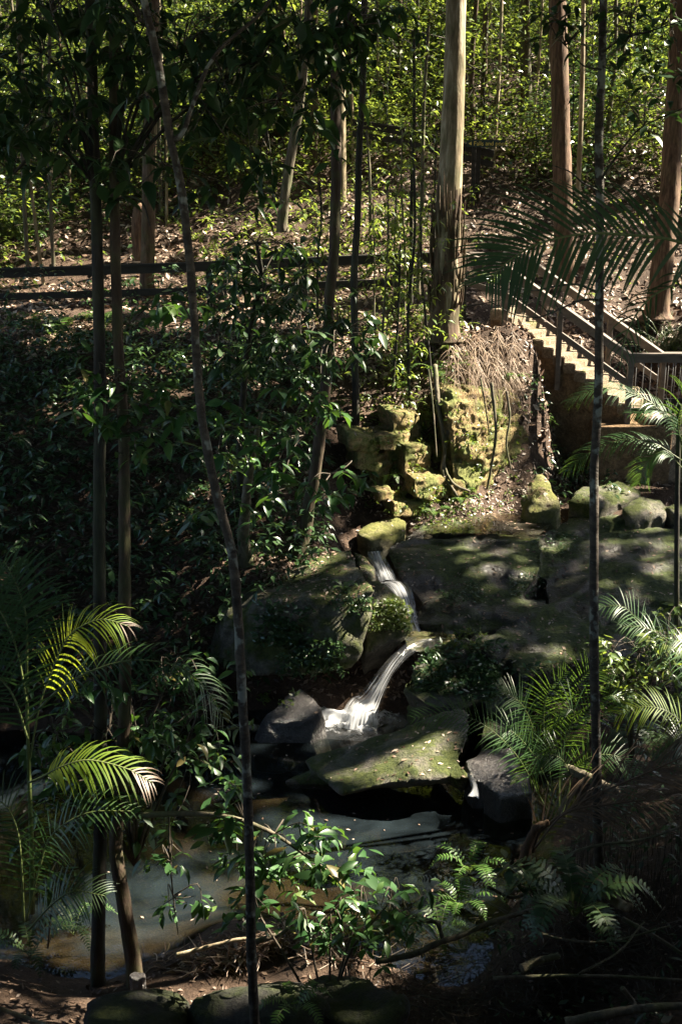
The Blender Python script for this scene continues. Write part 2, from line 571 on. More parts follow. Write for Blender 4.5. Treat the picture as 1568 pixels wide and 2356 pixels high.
def fall_mat(name, su, sv, lo, hi, amax, edge=.35, grad=0.0):
    m, t, out = new_mat(name)
    uv = N(t, "ShaderNodeUVMap")
    mp = N(t, "ShaderNodeMapping")
    mp.inputs["Scale"].default_value = (su, sv, 1)
    L(t, uv.outputs[0], mp.inputs[0])
    n = noise_node(t, mp.outputs[0], 1.0, 5, .65, .3)
    sx_ = N(t, "ShaderNodeSeparateXYZ")
    L(t, uv.outputs[0], sx_.inputs[0])
    e1 = N(t, "ShaderNodeMath", operation='MULTIPLY_ADD'); L(t, sx_.outputs[0], e1.inputs[0]); e1.inputs[1].default_value = 2; e1.inputs[2].default_value = -1
    e2 = N(t, "ShaderNodeMath", operation='POWER'); e0 = N(t, "ShaderNodeMath", operation='ABSOLUTE'); L(t, e1.outputs[0], e0.inputs[0]); L(t, e0.outputs[0], e2.inputs[0]); e2.inputs[1].default_value = 3
    e3 = N(t, "ShaderNodeMath", operation='MULTIPLY_ADD'); L(t, e2.outputs[0], e3.inputs[0]); e3.inputs[1].default_value = -edge; L(t, n.outputs[0], e3.inputs[2])
    e4 = N(t, 'ShaderNodeMath', operation='MULTIPLY_ADD'); L(t, sx_.outputs[1], e4.inputs[0]); e4.inputs[1].default_value = grad; L(t, e3.outputs[0], e4.inputs[2]); e5 = N(t, 'ShaderNodeMath', operation='SUBTRACT'); L(t, e4.outputs[0], e5.inputs[0]); e5.inputs[1].default_value = grad * .6
    f = ramp(t, e5.outputs[0], [(lo, (.03, .03, .03)), (hi, (amax,) * 3)])
    b = N(t, "ShaderNodeBsdfPrincipled")
    b.inputs["Base Color"].default_value = (.78, .80, .84, 1)
    b.inputs["Roughness"].default_value = .35
    tl = N(t, "ShaderNodeBsdfTranslucent")
    tl.inputs[0].default_value = (.78, .8, .84, 1)
    mw = N(t, "ShaderNodeMixShader")
    mw.inputs[0].default_value = .45
    L(t, b.outputs[0], mw.inputs[1])
    L(t, tl.outputs[0], mw.inputs[2])
    tr = N(t, "ShaderNodeBsdfTransparent")
    tr.inputs[0].default_value = (.92, .92, .92, 1)
    gl = N(t, "ShaderNodeBsdfGlossy")
    gl.inputs["Roughness"].default_value = .12
    bp = N(t, "ShaderNodeBump")
    bp.inputs["Strength"].default_value = .6
    bp.inputs["Distance"].default_value = .02
    L(t, n.outputs[0], bp.inputs["Height"])
    L(t, bp.outputs[0], gl.inputs["Normal"])
    mg = N(t, "ShaderNodeMixShader")
    mg.inputs[0].default_value = .10
    L(t, tr.outputs[0], mg.inputs[1])
    L(t, gl.outputs[0], mg.inputs[2])
    mx = N(t, "ShaderNodeMixShader")
    L(t, f.outputs[0], mx.inputs[0])
    L(t, mg.outputs[0], mx.inputs[1])
    L(t, mw.outputs[0], mx.inputs[2])
    L(t, mx.outputs[0], out.inputs[0])
    return m


M['fall'] = fall_mat('fall', 12, 1.1, .36, .62, .92)
M['main_fall'] = fall_mat('main_fall', 10, 1.3, .35, .62, .95, .28, .55)
M['foam'] = fall_mat('foam', 13, 13, .40, .60, .9, 0.0)
t = M['foam'].node_tree
at = N(t, 'ShaderNodeAttribute'); at.attribute_name = 'rim'
ma = N(t, 'ShaderNodeMath', operation='MULTIPLY_ADD'); L(t, at.outputs['Fac'], ma.inputs[0]); ma.inputs[1].default_value = -.62
rn = [n_ for n_ in t.nodes if n_.type == 'VALTORGB'][0]
src_ = rn.inputs[0].links[0].from_socket
ad_ = N(t, 'ShaderNodeMath', operation='ADD'); L(t, src_, ad_.inputs[0]); ad_.inputs[1].default_value = .30
L(t, ad_.outputs[0], ma.inputs[2]); L(t, ma.outputs[0], rn.inputs[0])

# ------------------------------------------------------------------ terrain
CTRL = []


def cp(x, y, z):
    CTRL.append((x, y, z))


for x in (-60, -25, -8, -3, 0, 3, 8, 25, 60):
    cp(x, -8, 5.2); cp(x, 0, 4.5); cp(x, 3, 2.6)
    cp(x, 22, 4.35 - .06 * max(0, min(x, 10)) + .03 * min(0, max(x, -20)) * -.3)
    cp(x, 26, 6.1 - .05 * max(0, min(x, 10))); cp(x, 34, 10.3); cp(x, 60, 25); cp(x, 95, 44)
for x in (-6, -3.5, -1.5, .3, 2):
    cp(x, 5.4, 1.0); cp(x, 6.6, .45); cp(x, 7.5, .22)
for x in (-6.5, -4, -2, 0, 1.2):
    cp(x, 8.3, -.12); cp(x, 9.3, -.5); cp(x, 11, -.65)
cp(-3.3, 7.6, .35); cp(-5, 7.4, .4); cp(-9, 8, .3); cp(-9, 11, -.3)
for q in ((1190, 2080, .12), (1300, 2000, .5), (1500, 1950, .8), (1560, 2150, .9), (1290, 2150, .6)):
    p = PZ(*q); cp(*p)
cp(2.5, 10.9, -.05); cp(3.2, 10.6, .35); cp(5, 10.5, .7); cp(9, 10.5, .9); cp(4.2, 12, .25); cp(7, 12.5, .6); cp(1.4, 10.6, -.22); cp(1.7, 10.2, -.25)
for x in (-9, -6, -4, -2.4):
    cp(x, 12.6, -.05); cp(x, 13.6, .7); cp(x, 15.2, 1.7); cp(x, 17, 2.8); cp(x, 19, 3.9); cp(x, 20.5, 4.35)
cp(-1.2, 13.1, -.2); cp(-1, 14.2, 1.35); cp(-.6, 15.2, 1.62); cp(-.5, 16.0, 1.85); cp(-.5, 17, 2.5); cp(-.5, 18.5, 3.3); cp(-.5, 20, 4.2)
cp(.3, 12.6, -.5); cp(.75, 13.7, .45); cp(1.2, 13.7, .5); cp(.5, 15.2, 1.0); cp(.45, 16, 1.15); cp(.7, 16.9, 1.3)
cp(2.5, 13, .3); cp(4, 14, .5); cp(3, 16, .95); cp(6, 16, 1.0); cp(2.4, 17.3, 1.4); cp(4.4, 18, 1.5); cp(7, 18, 1.5); cp(11, 17, 1.4)
cp(1.0, 17.6, 2.2); cp(.9, 18.7, 3.1); cp(1.6, 18.3, 2.6); cp(2.6, 18.15, 1.75); cp(2.3, 18.9, 3.25); cp(3.5, 18.6, 1.75); cp(3.45, 19.45, 3.3); cp(2.4, 19.6, 4.05); cp(3.5, 19.9, 3.9)
cp(3.9, 19.2, 1.85); cp(5, 19.2, 1.65); cp(6.3, 19, 1.55); cp(9, 19, 1.6); cp(9, 22, 2.6); cp(6.5, 22.2, 3.1); cp(5, 22.2, 3.75); cp(12, 22, 2.8)
for q in ((1205, 885, 20.3), (1255, 1000, 20.0), (1300, 1075, 19.75), (1360, 1092, 19.5), (1440, 1098, 19.15)):
    p_ = np.array([0, 0, CZ]) + ray(q[0], q[1]) * q[2]; cp(*p_)
for q in ((430, 2205, .16), (540, 2175, .24), (650, 2160, .30), (760, 2185, .24), (850, 2205, .16), (620, 2215, .26), (330, 2215, .10), (640, 2105, -.12), (500, 2120, -.14), (800, 2120, -.1)):
    p_ = PZ(*q); cp(*p_)
CTRL = np.array(CTRL)


def tps_fit(C):
    n = len(C)
    d = np.linalg.norm(C[:, None, :2] - C[None, :, :2], axis=-1)
    K = np.where(d > 0, d * d * np.log(d + 1e-9), 0) + np.eye(n) * 1e-3
    A = np.zeros((n + 3, n + 3))
    A[:n, :n] = K
    A[:n, n] = 1; A[:n, n + 1:] = C[:, :2]
    A[n, :n] = 1; A[n + 1:, :n] = C[:, :2].T
    b = np.zeros(n + 3); b[:n] = C[:, 2]
    return np.linalg.solve(A, b)


TW = tps_fit(CTRL)


def tps(x, y):
    x = np.asarray(x, float).ravel(); y = np.asarray(y, float).ravel()
    n = len(CTRL)
    o = np.empty(len(x))
    for s in range(0, len(x), 20000):
        d = np.hypot(x[s:s + 20000, None] - CTRL[None, :, 0], y[s:s + 20000, None] - CTRL[None, :, 1])
        o[s:s + 20000] = (d * d * np.log(d + 1e-9)) @ TW[:n] + TW[n] + TW[n + 1] * x[s:s + 20000] + TW[n + 2] * y[s:s + 20000]
    return o


def G(x, y):
    x = np.asarray(x, float); y = np.asarray(y, float)
    sh = np.broadcast(x, y).shape
    xx, yy = np.broadcast_to(x, sh).ravel(), np.broadcast_to(y, sh).ravel()
    z = tps(xx, yy)
    p = np.stack([xx, yy, 0 * xx], -1)
    far = np.clip((yy - 20) / 10, 0, 1)
    z = z + fbm(p * 1.3, 4, 3) * (.06 + .12 * far) + fbm(p * .25, 3, 9) * .5 * far
    return z.reshape(sh) if sh else float(z[0])


gx = np.concatenate([np.linspace(-62, -12, 40, endpoint=False), np.linspace(-12, 12, 200), np.linspace(12, 62, 41)[1:]])
gy = np.concatenate([np.linspace(-8, 4, 20, endpoint=False), np.linspace(4, 26, 190, endpoint=False), np.linspace(26, 46, 70, endpoint=False), np.linspace(46, 95, 40)])
XX, YY = np.meshgrid(gx, gy, indexing='ij')
ZZ = G(XX, YY)
mb = MB()
i, j = np.meshgrid(np.arange(len(gx) - 1), np.arange(len(gy) - 1), indexing='ij')
k = len(gy)
mb.add(np.stack([XX, YY, ZZ], -1), np.stack([i * k + j, (i + 1) * k + j, (i + 1) * k + j + 1, i * k + j + 1], -1))
tag(mb.build('ground', M['soil']), kind='structure')


def Gf(x, y):
    """fast bilinear ground height"""
    x = np.clip(np.asarray(x, float), gx[0], gx[-1] - 1e-6); y = np.clip(np.asarray(y, float), gy[0], gy[-1] - 1e-6)
    i = np.clip(np.searchsorted(gx, x, side='right') - 1, 0, len(gx) - 2); j = np.clip(np.searchsorted(gy, y, side='right') - 1, 0, len(gy) - 2)
    u = (x - gx[i]) / (gx[i + 1] - gx[i]); v = (y - gy[j]) / (gy[j + 1] - gy[j])
    return ZZ[i, j] * (1 - u) * (1 - v) + ZZ[i + 1, j] * u * (1 - v) + ZZ[i, j + 1] * (1 - u) * v + ZZ[i + 1, j + 1] * u * v


def Gn(x, y):
    e = .15
    return nrm(np.stack([(Gf(x - e, y) - Gf(x + e, y)) / (2 * e), (Gf(x, y - e) - Gf(x, y + e)) / (2 * e), np.ones_like(np.asarray(x, float))], -1))


def onground(sx, sy, lo=5.0, hi=60.0):
    """where the photograph's line of sight meets the ground"""
    d = ray(sx, sy)
    Y = np.linspace(lo, hi, 900)
    g = CZ + d[2] * Y - Gf(d[0] * Y, Y)
    k = np.argmax(g < 0)
    return np.array([d[0] * Y[k], Y[k], Gf(d[0] * Y[k], Y[k])])


# ------------------------------------------------------------------ rocks
def rock(name, hulls, mat, label, cat='rock', voxel=.045, amp=.05, freq=1.8, smooth=6, strata=0.0, group=None, oct=5, kind=None, seed=None, pit=0.0, ledge=0.0):
    bm = bmesh.new()
    for h in hulls:
        vs = [bm.verts.new([float(c) for c in p]) for p in h]
        r = bmesh.ops.convex_hull(bm, input=vs)
        bmesh.ops.delete(bm, geom=[g for g in r['geom_interior'] if isinstance(g, bmesh.types.BMVert)], context='VERTS')
    me = bpy.data.meshes.new(name)
    bm.to_mesh(me); bm.free()
    o = bpy.data.objects.new(name, me)
    COL.objects.link(o)
    md = o.modifiers.new('r', 'REMESH'); md.mode = 'VOXEL'; md.voxel_size = voxel
    sm = o.modifiers.new('s', 'SMOOTH'); sm.iterations = smooth; sm.factor = .5
    bpy.context.view_layer.update()
    dg = bpy.context.evaluated_depsgraph_get()
    ev = bpy.data.meshes.new_from_object(o.evaluated_get(dg))
    o.modifiers.clear()
    o.data = ev
    n = len(ev.vertices)
    V = np.empty(n * 3, np.float32); ev.vertices.foreach_get('co', V); V = V.reshape(-1, 3).astype(float)
    Nn = np.empty(n * 3, np.float32); ev.vertices.foreach_get('normal', Nn); Nn = Nn.reshape(-1, 3).astype(float)
    sd = seed if seed is not None else random.randint(0, 999)
    h = fbm(V * freq, oct, sd) * amp
    h -= np.maximum(0, .18 - np.abs(vnoise(V * freq * .8 + 7.3, sd + 50))) * amp * 2.2        # cracks
    if pit:
        h -= np.maximum(0, fbm(V * 6, 3, sd + 80) - .1) * pit
    if strata:
        zz = V[:, 2] * 7 + fbm(V * 1.1, 3, sd + 30) * .7
        h += (np.abs((zz % 1) - .5) * -2 + .5) * strata * (1 - np.abs(Nn[:, 2]))
    V = V + Nn * h[:, None]
    if ledge:
        c_ = (V[:, 1] - .4 * V[:, 0]) * .95 + fbm(V * np.array([.7, .7, 0]), 3, sd + 11) * .55
        f_ = c_ % 1
        V[:, 2] -= ledge * np.where(f_ < .93, f_ / .93, (1 - f_) / .07) * np.clip((Nn[:, 2] - .2) * 2, 0, 1)
    ev.vertices.foreach_set('co', V.astype(np.float32).ravel())
    ev.polygons.foreach_set('use_smooth', np.full(len(ev.polygons), True))
    ev.materials.clear(); ev.materials.append(mat)
    ev.update()
    if kind == 'structure':
        return tag(o, kind='structure')
    return tag(o, label, cat, group)


def top_hull(pts, bottom, spread=1.0, dy=0.0):
    """pts: (sx, sy, Y); bottom: height the block reaches down to"""
    T = [P(*p) for p in pts]
    c = np.mean(T, axis=0)
    out = list(T)
    for p in T:
        q = c + (p - c) * spread
        out.append(np.array([q[0], q[1] + dy, bottom]))
    return out


# bedrock shelf on the right
H = [
    [p - np.array([0, 0, .34 * (k < 6)]) for k, p in enumerate(top_hull([(1180, 1300, 15.6), (1300, 1260, 16.2), (1450, 1300, 15.9), (1420, 1400, 14.4), (1250, 1450, 13.6), (1130, 1440, 13.8)], -.2, 1.0))],
    top_hull([(893, 1258, 15.8), (960, 1234, 16.3), (1100, 1226, 16.6), (1235, 1222, 16.7), (1250, 1290, 15.5), (1200, 1370, 14.6), (1080, 1400, 14.3), (985, 1395, 14.35), (915, 1325, 15.0)], .5, .97),
    top_hull([(945, 1425, 14.1), (960, 1390, 14.5), (1150, 1380, 14.5), (1260, 1370, 14.7), (1240, 1420, 14.1), (1100, 1448, 13.8), (1000, 1452, 13.8)], .3, 1.0),
    top_hull([(1080, 1475, 13.3), (1150, 1445, 13.7), (1400, 1312, 15.6), (1568, 1235, 16.8), (1720, 1200, 17.3), (1850, 1400, 15), (1650, 1480, 13.8), (1380, 1500, 13.4), (1200, 1535, 12.95), (1100, 1545, 13.0)], -.3, .97),
    top_hull([(1240, 1228, 16.6), (1320, 1180, 17.6), (1500, 1165, 18.0), (1700, 1160, 18.1), (1800, 1250, 16.6), (1420, 1325, 15.6), (1260, 1390, 14.7)], .2, 1.0),
    top_hull([(965, 1500, 13.2), (1010, 1478, 13.4), (1070, 1465, 13.5), (1165, 1500, 13.1), (1140, 1590, 12.5), (1060, 1625, 12.3), (985, 1620, 12.4), (930, 1570, 12.75)], -.4, .95),
    top_hull([(1060, 1475, 13.35), (1095, 1450, 13.5), (1150, 1452, 13.5), (1168, 1480, 13.2), (1140, 1500, 13.0), (1075, 1498, 13.1)], .4, 1.1),
    top_hull([(1170, 1500, 13.1), (1300, 1478, 13.35), (1290, 1535, 12.8), (1200, 1555, 12.6)], .3, .9),
    top_hull([(1120, 1590, 12.5), (1200, 1570, 12.7), (1230, 1640, 12.0), (1180, 1700, 11.6), (1110, 1690, 11.7)], -.4, .9),
    top_hull([(985, 1180, 17.2), (1080, 1190, 17.1), (1090, 1212, 16.9), (1000, 1222, 16.7), (930, 1232, 16.5)], .8, 1.0),
]
rock('rock_shelf', H, M['rock_shelf'], 'broad dark mossy bedrock shelf sloping from the stair wall down to the waterfall', 'rock', .033, .05, 1.9, 4, .022, seed=5, pit=.03, ledge=.075)

# overhanging boulder in the pool
H = [
    [PZ(696, 1748, .16), PZ(812, 1716, .34), PZ(958, 1675, .48), PZ(1030, 1632, .62), PZ(1080, 1624, .66), PZ(1085, 1665, .62), PZ(1045, 1722, .55), PZ(1040, 1788, .44), PZ(906, 1798, .40), PZ(785, 1826, .20), PZ(756, 1804, .20), PZ(718, 1774, .16),
     PZ(720, 1765, -.0), PZ(800, 1825, .05), PZ(906, 1805, .26), PZ(1035, 1795, .30)],
    [PZ(1030, 1730, .52), PZ(1062, 1755, .46), PZ(1083, 1786, .36), PZ(1066, 1822, .14), PZ(1000, 1795, .38), PZ(960, 1740, .45), PZ(1050, 1800, .1), PZ(1000, 1740, .1)],
    [PZ(650, 1800, .03), PZ(740, 1775, .1), PZ(960, 1700, .2), PZ(1080, 1700, .2), PZ(1060, 1760, -.1), PZ(900, 1770, -.1), PZ(760, 1815, -.05), PZ(670, 1815, -.1), PZ(760, 1780, -.8), PZ(1050, 1740, -.8), PZ(1050, 1690, -.8), PZ(800, 1730, -.8)],
]
rock('boulder', H, M['rock_moss'], 'flat mossy boulder with an undercut front rising from the pool', 'boulder', .03, .035, 2.4, 5, seed=14)

H = [top_hull([(1068, 1750, 11.1), (1110, 1725, 11.4), (1175, 1722, 11.4), (1195, 1760, 11.0), (1130, 1792, 10.8), (1085, 1795, 10.8)], -.5, 1.1)]
rock('wet_rock', H, M['rock_wet'], 'rounded grey wet rock right against the pool boulder beside the trickle', 'rock', .03, .03, 2.6, 8, seed=3)
H = [top_hull([(1110, 1800, 10.75), (1160, 1775, 10.95), (1215, 1770, 11.0), (1230, 1820, 10.6), (1150, 1835, 10.5)], -.5, 1.1)]
rock('wet_rock', H, M['rock_wet'], 'low dark wet rock at the right end of the pool below the small palm', 'rock', .03, .03, 2.6, 8, seed=4)
H = [top_hull([(600, 1640, 12.5), (650, 1605, 12.7), (696, 1583, 12.85), (725, 1598, 12.75), (738, 1630, 12.5), (712, 1652, 12.4), (610, 1656, 12.4)], -.4, 1.55), top_hull([(650, 1595, 12.75), (690, 1575, 12.9), (715, 1590, 12.85), (700, 1610, 12.65)], -.3, 2.2)]
rock('wet_rock', H, M['rock_wet'], 'glistening dome of wet rock left of the waterfall foam', 'rock', .03, .03, 2.4, 22, seed=8)

H = [
    [P(859, 1357, 13.5), P(838, 1336, 13.9), P(803, 1262, 15.2), P(560, 1300, 15.0), P(520, 1420, 13.5), P(640, 1388, 13.5), P(855, 1400, 13.4), P(836, 1465, 13.25), P(831, 1508, 13.2), P(812, 1535, 13.2), P(784, 1546, 13.2), P(560, 1560, 13.1), P(500, 1530, 13.2),
     np.array([-.4, 14.6, .5]), np.array([-2.2, 14.6, .4]), np.array([.1, 15.1, .9])],
    [np.array([-2.2, 13.5, -.4]), np.array([-.3, 13.7, -.4]), np.array([-.3, 13.7, .6]), np.array([-2.2, 13.5, .6]), np.array([-2.2, 14.5, .6]), np.array([-.1, 14.5, .6]), np.array([-2.2, 14.5, -.4]), np.array([-.1, 14.5, -.4])],
]
rock('boulder', H, M['rock_moss'], 'large green mossy block topped with leaf litter left of the waterfall', 'boulder', .035, .06, 1.9, 6, seed=21, pit=.03)
H = [[P(840, 1332, 14.2), P(870, 1329, 14.3), P(898, 1356, 14.1), P(926, 1381, 13.9), P(939, 1422, 13.7), P(950, 1447, 13.5), P(938, 1458, 13.45), P(898, 1478, 13.4), P(862, 1498, 13.35), P(836, 1510, 13.3), P(842, 1450, 13.5),
      np.array([.2, 14.4, .4]), np.array([.5, 14.3, .4]), np.array([.55, 13.7, .4]), np.array([.3, 13.6, .3])]]
rock('boulder', H, M['rock_moss'], 'wedge of fern-covered rock between the big mossy block and the cascade', 'boulder', .03, .04, 2.3, 6, seed=31)
H = [top_hull([(818, 1225, 16.2), (842, 1204, 16.5), (900, 1186, 16.8), (932, 1196, 16.7), (936, 1222, 16.3), (900, 1238, 16.0), (850, 1243, 15.9)], 1.0, .85)]
rock('boulder', H, M['rock_yellow'], 'yellow-green mossy boulder at the head of the cascade', 'boulder', .03, .04, 2.2, 6, seed=2)
# shelf of litter and the dark rocks left of the cascade head
H = [top_hull([(810, 1262, 15.3), (835, 1275, 15.2), (862, 1310, 14.8), (850, 1332, 14.4), (835, 1330, 14.4)], .8, 1.0)]
rock('rock', H, M['rock_moss'], 'narrow mossy ledge beside the upper chute of the cascade', 'rock', .03, .03, 2.4, 6, seed=9)


def blk(x0, y0, x1, y1, Y, dep=.8, jit=.02, tilt=0.0):
    o = []
    for (sx, sy) in ((x0, y0), (x1, y0), (x1, y1), (x0, y1)):
        p = P(sx + random.uniform(-7, 7), sy + random.uniform(-6, 6), Y + random.uniform(-jit, jit))
        o += [p, p + np.array([.05, dep, tilt])]
    return o


random.seed(3)


def layer(y0, y1, xs0, xs1, Y, wmin, wmax, dep=.8, jit=.10):
    """a course of cracked irregular blocks"""
    o = []; x = xs0
    while x < xs1 - 12:
        w_ = random.uniform(wmin, wmax); x2 = min(x + w_, xs1)
        if xs1 - x2 < wmin * .5: x2 = xs1
        dy = random.uniform(-jit, jit); sl = lambda q: Y + dy + .0078 * (q - xs0); cut = random.uniform(-9, 9); pts = []
        for (sx, sy) in ((x + 1.5, y0 + random.uniform(-8, 6)), (x2 - 1.5, y0 + random.uniform(-8, 6)), (x2 - 1.5 + cut, y1 + random.uniform(-5, 6)), (x + 1.5 + cut * .6, y1 + random.uniform(-5, 6)), ((x + x2) / 2, (y0 + y1) / 2)):
            p = P(sx, sy, sl(sx) + random.uniform(-.05, .05)); pts += [p, p + np.array([random.uniform(-.25, -.1), dep, 0])]
        o.append(pts); x = x2 + .5
    return o


H = []
for y0, y1, a, b_, Yl, wa, wb in ((1106, 1146, 1036, 1168, 17.45, 30, 66), (1062, 1106, 1038, 1178, 17.5, 34, 70), (1022, 1058, 1056, 1200, 17.65, 36, 74), (984, 1020, 1050, 1212, 17.65, 30, 62), (955, 982, 1030, 1216, 17.65, 26, 60), (925, 952, 1026, 1204, 17.8, 30, 60), (900, 924, 1040, 1180, 18.05, 34, 60),
                                   (1152, 1192, 905, 1022, 16.6, 36, 60), (1130, 1156, 868, 935, 16.7, 30, 44), (1100, 1150, 950, 1030, 16.95, 30, 60), (1030, 1100, 930, 1040, 17.35, 40, 70), (1004, 1040, 800, 945, 16.7, 50, 90), (1040, 1080, 820, 925, 16.9, 44, 70), (1075, 1130, 860, 960, 17.3, 40, 60), (1060, 1200, 792, 835, 17.5, 40, 60), (950, 1004, 900, 1030, 17.7, 40, 70)):
    H += layer(y0, y1, a, b_, Yl, wa, wb)
def wedge(x0, y0, x1, y1, Y, k=.0078, dep=.7):
    return [P(sx, sy, Y + k * (sx - x0)) + np.array([-.2 * d, dep * d, 0]) for sx in (x0, x1) for sy in (y0, y1) for d in (0, 1)]


H += [wedge(1040, 985, 1185, 1140, 17.72), wedge(1040, 905, 1185, 1000, 18.0), wedge(800, 1060, 1000, 1190, 17.6)]
rock('sandstone_cliff', H, M['sandstone'], 'sunlit yellow sandstone ledges cracked and mossy below the big gum tree', 'cliff', .026, .03, 4.5, 1, .02, seed=17, pit=.018)
H = [top_hull([(1232, 1090, 17.6), (1250, 1092, 17.7), (1285, 1150, 17.2), (1278, 1172, 17.0), (1215, 1180, 17.0), (1195, 1150, 17.3)], 1.2, 1.1)]
rock('rock', H, M['rock_yellow'], 'upright mossy rock fringed with red dead fern beside the upper pool', 'rock', .03, .04, 2.5, 5, seed=12)
H = [top_hull([(1305, 1150, 17.6), (1340, 1120, 18.2), (1420, 1105, 18.4), (1475, 1128, 18.2), (1465, 1150, 17.8), (1380, 1165, 17.4)], 1.0, 1.0)]
rock('boulder', H, M['rock_moss'], 'low striped boulder at the foot of the stair wall', 'boulder', .035, .04, 2.0, 7, seed=6)
H = [top_hull([(1425, 1165, 17.3), (1470, 1142, 17.7), (1520, 1150, 17.6), (1530, 1180, 17.2), (1450, 1192, 17.0)], .9, 1.0), top_hull([(1530, 1165, 17.4), (1600, 1150, 17.6), (1640, 1180, 17.2), (1560, 1190, 17.1)], .9, 1.0)]
rock('boulder', H, M['rock_moss'], 'mossy boulder lying right of the striped boulder on the shelf', 'boulder', .035, .04, 2.0, 7, seed=16)
for k, (hp, lab) in enumerate([
        ([(430, 2290, 6.6), (560, 2262, 6.9), (700, 2262, 6.9), (760, 2310, 6.5), (700, 2360, 6.3), (460, 2360, 6.3)], 'dark mossy boulder at the very bottom below the litter bank'),
        ([(690, 2250, 6.95), (760, 2225, 7.1), (860, 2240, 7.0), (940, 2300, 6.5), (880, 2370, 6.2), (740, 2340, 6.4)], 'dark boulder right of the thin sapling at the bottom edge'),
        ([(200, 2300, 6.6), (330, 2268, 6.9), (430, 2285, 6.8), (420, 2370, 6.2), (200, 2370, 6.2)], 'black rock below the twin trunks on the near bank')]):
    rock('boulder', [top_hull(hp, -.3, 1.1)], M['rock_black'], lab, 'boulder', .04, .06, 1.8, 6, seed=40 + k)
rock('pebble', [top_hull([(296, 2242, 7.55), (310, 2232, 7.6), (335, 2236, 7.6), (330, 2252, 7.5), (305, 2252, 7.5)], .05, 1.0)], M['rock_wet'], 'small pale grey stone at the foot of the twin trunks', 'stone', .015, .01, 6, 3, seed=2)

# ------------------------------------------------------------------ water
mb = MB()
nx, ny = 60, 40
X, Y = np.meshgrid(np.linspace(-12, 3.6, nx), np.linspace(7.4, 13.7, ny), indexing='ij')
i, j = np.meshgrid(np.arange(nx - 1), np.arange(ny - 1), indexing='ij')
mb.add(np.stack([X, Y, 0 * X], -1), np.stack([i * ny + j, (i + 1) * ny + j, (i + 1) * ny + j + 1, i * ny + j + 1], -1))
tag(mb.build('water', M['pool']), kind='structure')


def sheet(name, poly, z, mat):
    bm = bmesh.new()
    bm.faces.new([bm.verts.new([float(c) for c in PZ(sx, sy, z)]) for sx, sy in poly])
    me = bpy.data.meshes.new(name); bm.to_mesh(me); bm.free()
    me.materials.append(mat)
    o = bpy.data.objects.new(name, me); COL.objects.link(o)
    return tag(o, kind='structure')


sheet('stream_water', [(985, 1222), (1060, 1226), (1240, 1230), (1270, 1205), (1200, 1180), (1080, 1180), (1000, 1200)], 1.475, M['shallow'])
sheet('stream_water', [(820, 1262), (870, 1250), (905, 1230), (960, 1218), (990, 1232), (930, 1250), (895, 1268), (880, 1290), (845, 1290)], 1.36, M['shallow'])
sheet('stream_water', [(925, 1440), (960, 1432), (1035, 1440), (1050, 1470), (1010, 1490), (965, 1500), (935, 1490)], .86, M['shallow'])


def ribbon(name, path, widths, mat, label, side, nu=60, nv=26, bulge=.04, seed=0):
    """a sheet of falling water following a path of world points"""
    c = spline(path, nu)
    wv = np.interp(np.linspace(0, 1, nu), np.linspace(0, 1, len(widths)), widths)
    tan = nrm(np.gradient(c, axis=0))
    sd = np.asarray(side, float)
    a = nrm(sd[None] - (tan * sd).sum(-1, keepdims=True) * tan)
    nn = np.cross(a, tan)
    nn = nn * np.sign((nn * np.array([0, -1, .6])).sum(-1, keepdims=True))
    vv = np.linspace(-1, 1, nv)
    V = c[:, None] + a[:, None] * (wv[:, None] * vv[None])[..., None] * .5
    hgt = bulge * np.clip(np.linspace(.1, 4, nu), 0, 1)[:, None] * (1 - vv[None] ** 2) + .008 * fbm(np.stack([np.broadcast_to(vv * 5, (nu, nv)), np.broadcast_to(np.linspace(0, 3, nu)[:, None], (nu, nv)), np.full((nu, nv), seed)], -1), 3, seed)
    V = V + nn[:, None] * hgt[..., None]
    i, j = np.meshgrid(np.arange(nu - 1), np.arange(nv - 1), indexing='ij')
    Q = np.stack([i * nv + j, i * nv + j + 1, (i + 1) * nv + j + 1, (i + 1) * nv + j], -1).reshape(-1, 4)
    o = MB().add(V, Q).build(name, mat)
    uv = o.data.uv_layers.new(name='UVMap')
    li = np.empty(len(o.data.loops), np.int32); o.data.loops.foreach_get('vertex_index', li)
    UV = np.stack([(li % nv) / (nv - 1), (li // nv) / (nu - 1)], -1)
    uv.data.foreach_set('uv', UV.astype(np.float32).ravel())
    return tag(o, label, 'waterfall')


ribbon('cascade', [P(862, 1268, 15.5), P(868, 1288, 15.3), P(878, 1310, 15.1), P(890, 1338, 14.85)], [.22, .26, .28, .32], M['fall'], 'narrow upper spout of white water between the mossy ledge and dark dome', (1, .2, 0), bulge=.03, seed=1)
ribbon('cascade', [P(888, 1338, 14.85), P(905, 1345, 14.7), P(920, 1362, 14.5), P(934, 1395, 14.2), P(944, 1430, 13.95), P(950, 1455, 13.8)], [.42, .40, .34, .26, .20, .22], M['fall'], 'middle chute of white water sliding past the fern-covered wedge', (1, .25, 0), bulge=.03, seed=2)
ribbon('waterfall', [P(1022, 1462, 13.62) - np.array([0, 0, .05]), P(965, 1478, 13.4), P(925, 1505, 13.15), P(893, 1540, 12.95), P(868, 1580, 12.85), P(848, 1615, 12.8), P(832, 1642, 12.72), P(824, 1652, 12.66) - np.array([0, 0, .16])], [.20, .22, .16, .18, .26, .38, .50, .56], M['main_fall'], 'main white waterfall curving down into the pool', (1, .35, 0), 90, 60, .05, seed=4)
ribbon('trickle', [P(1078, 1775, 10.95), P(1086, 1795, 10.8), P(1092, 1815, 10.65), P(1088, 1835, 10.5)], [.06, .07, .08, .12], M['main_fall'], 'tiny trickle between the pool boulder and the wet rocks', (1, .2, 0), 30, 12, .02, seed=6)

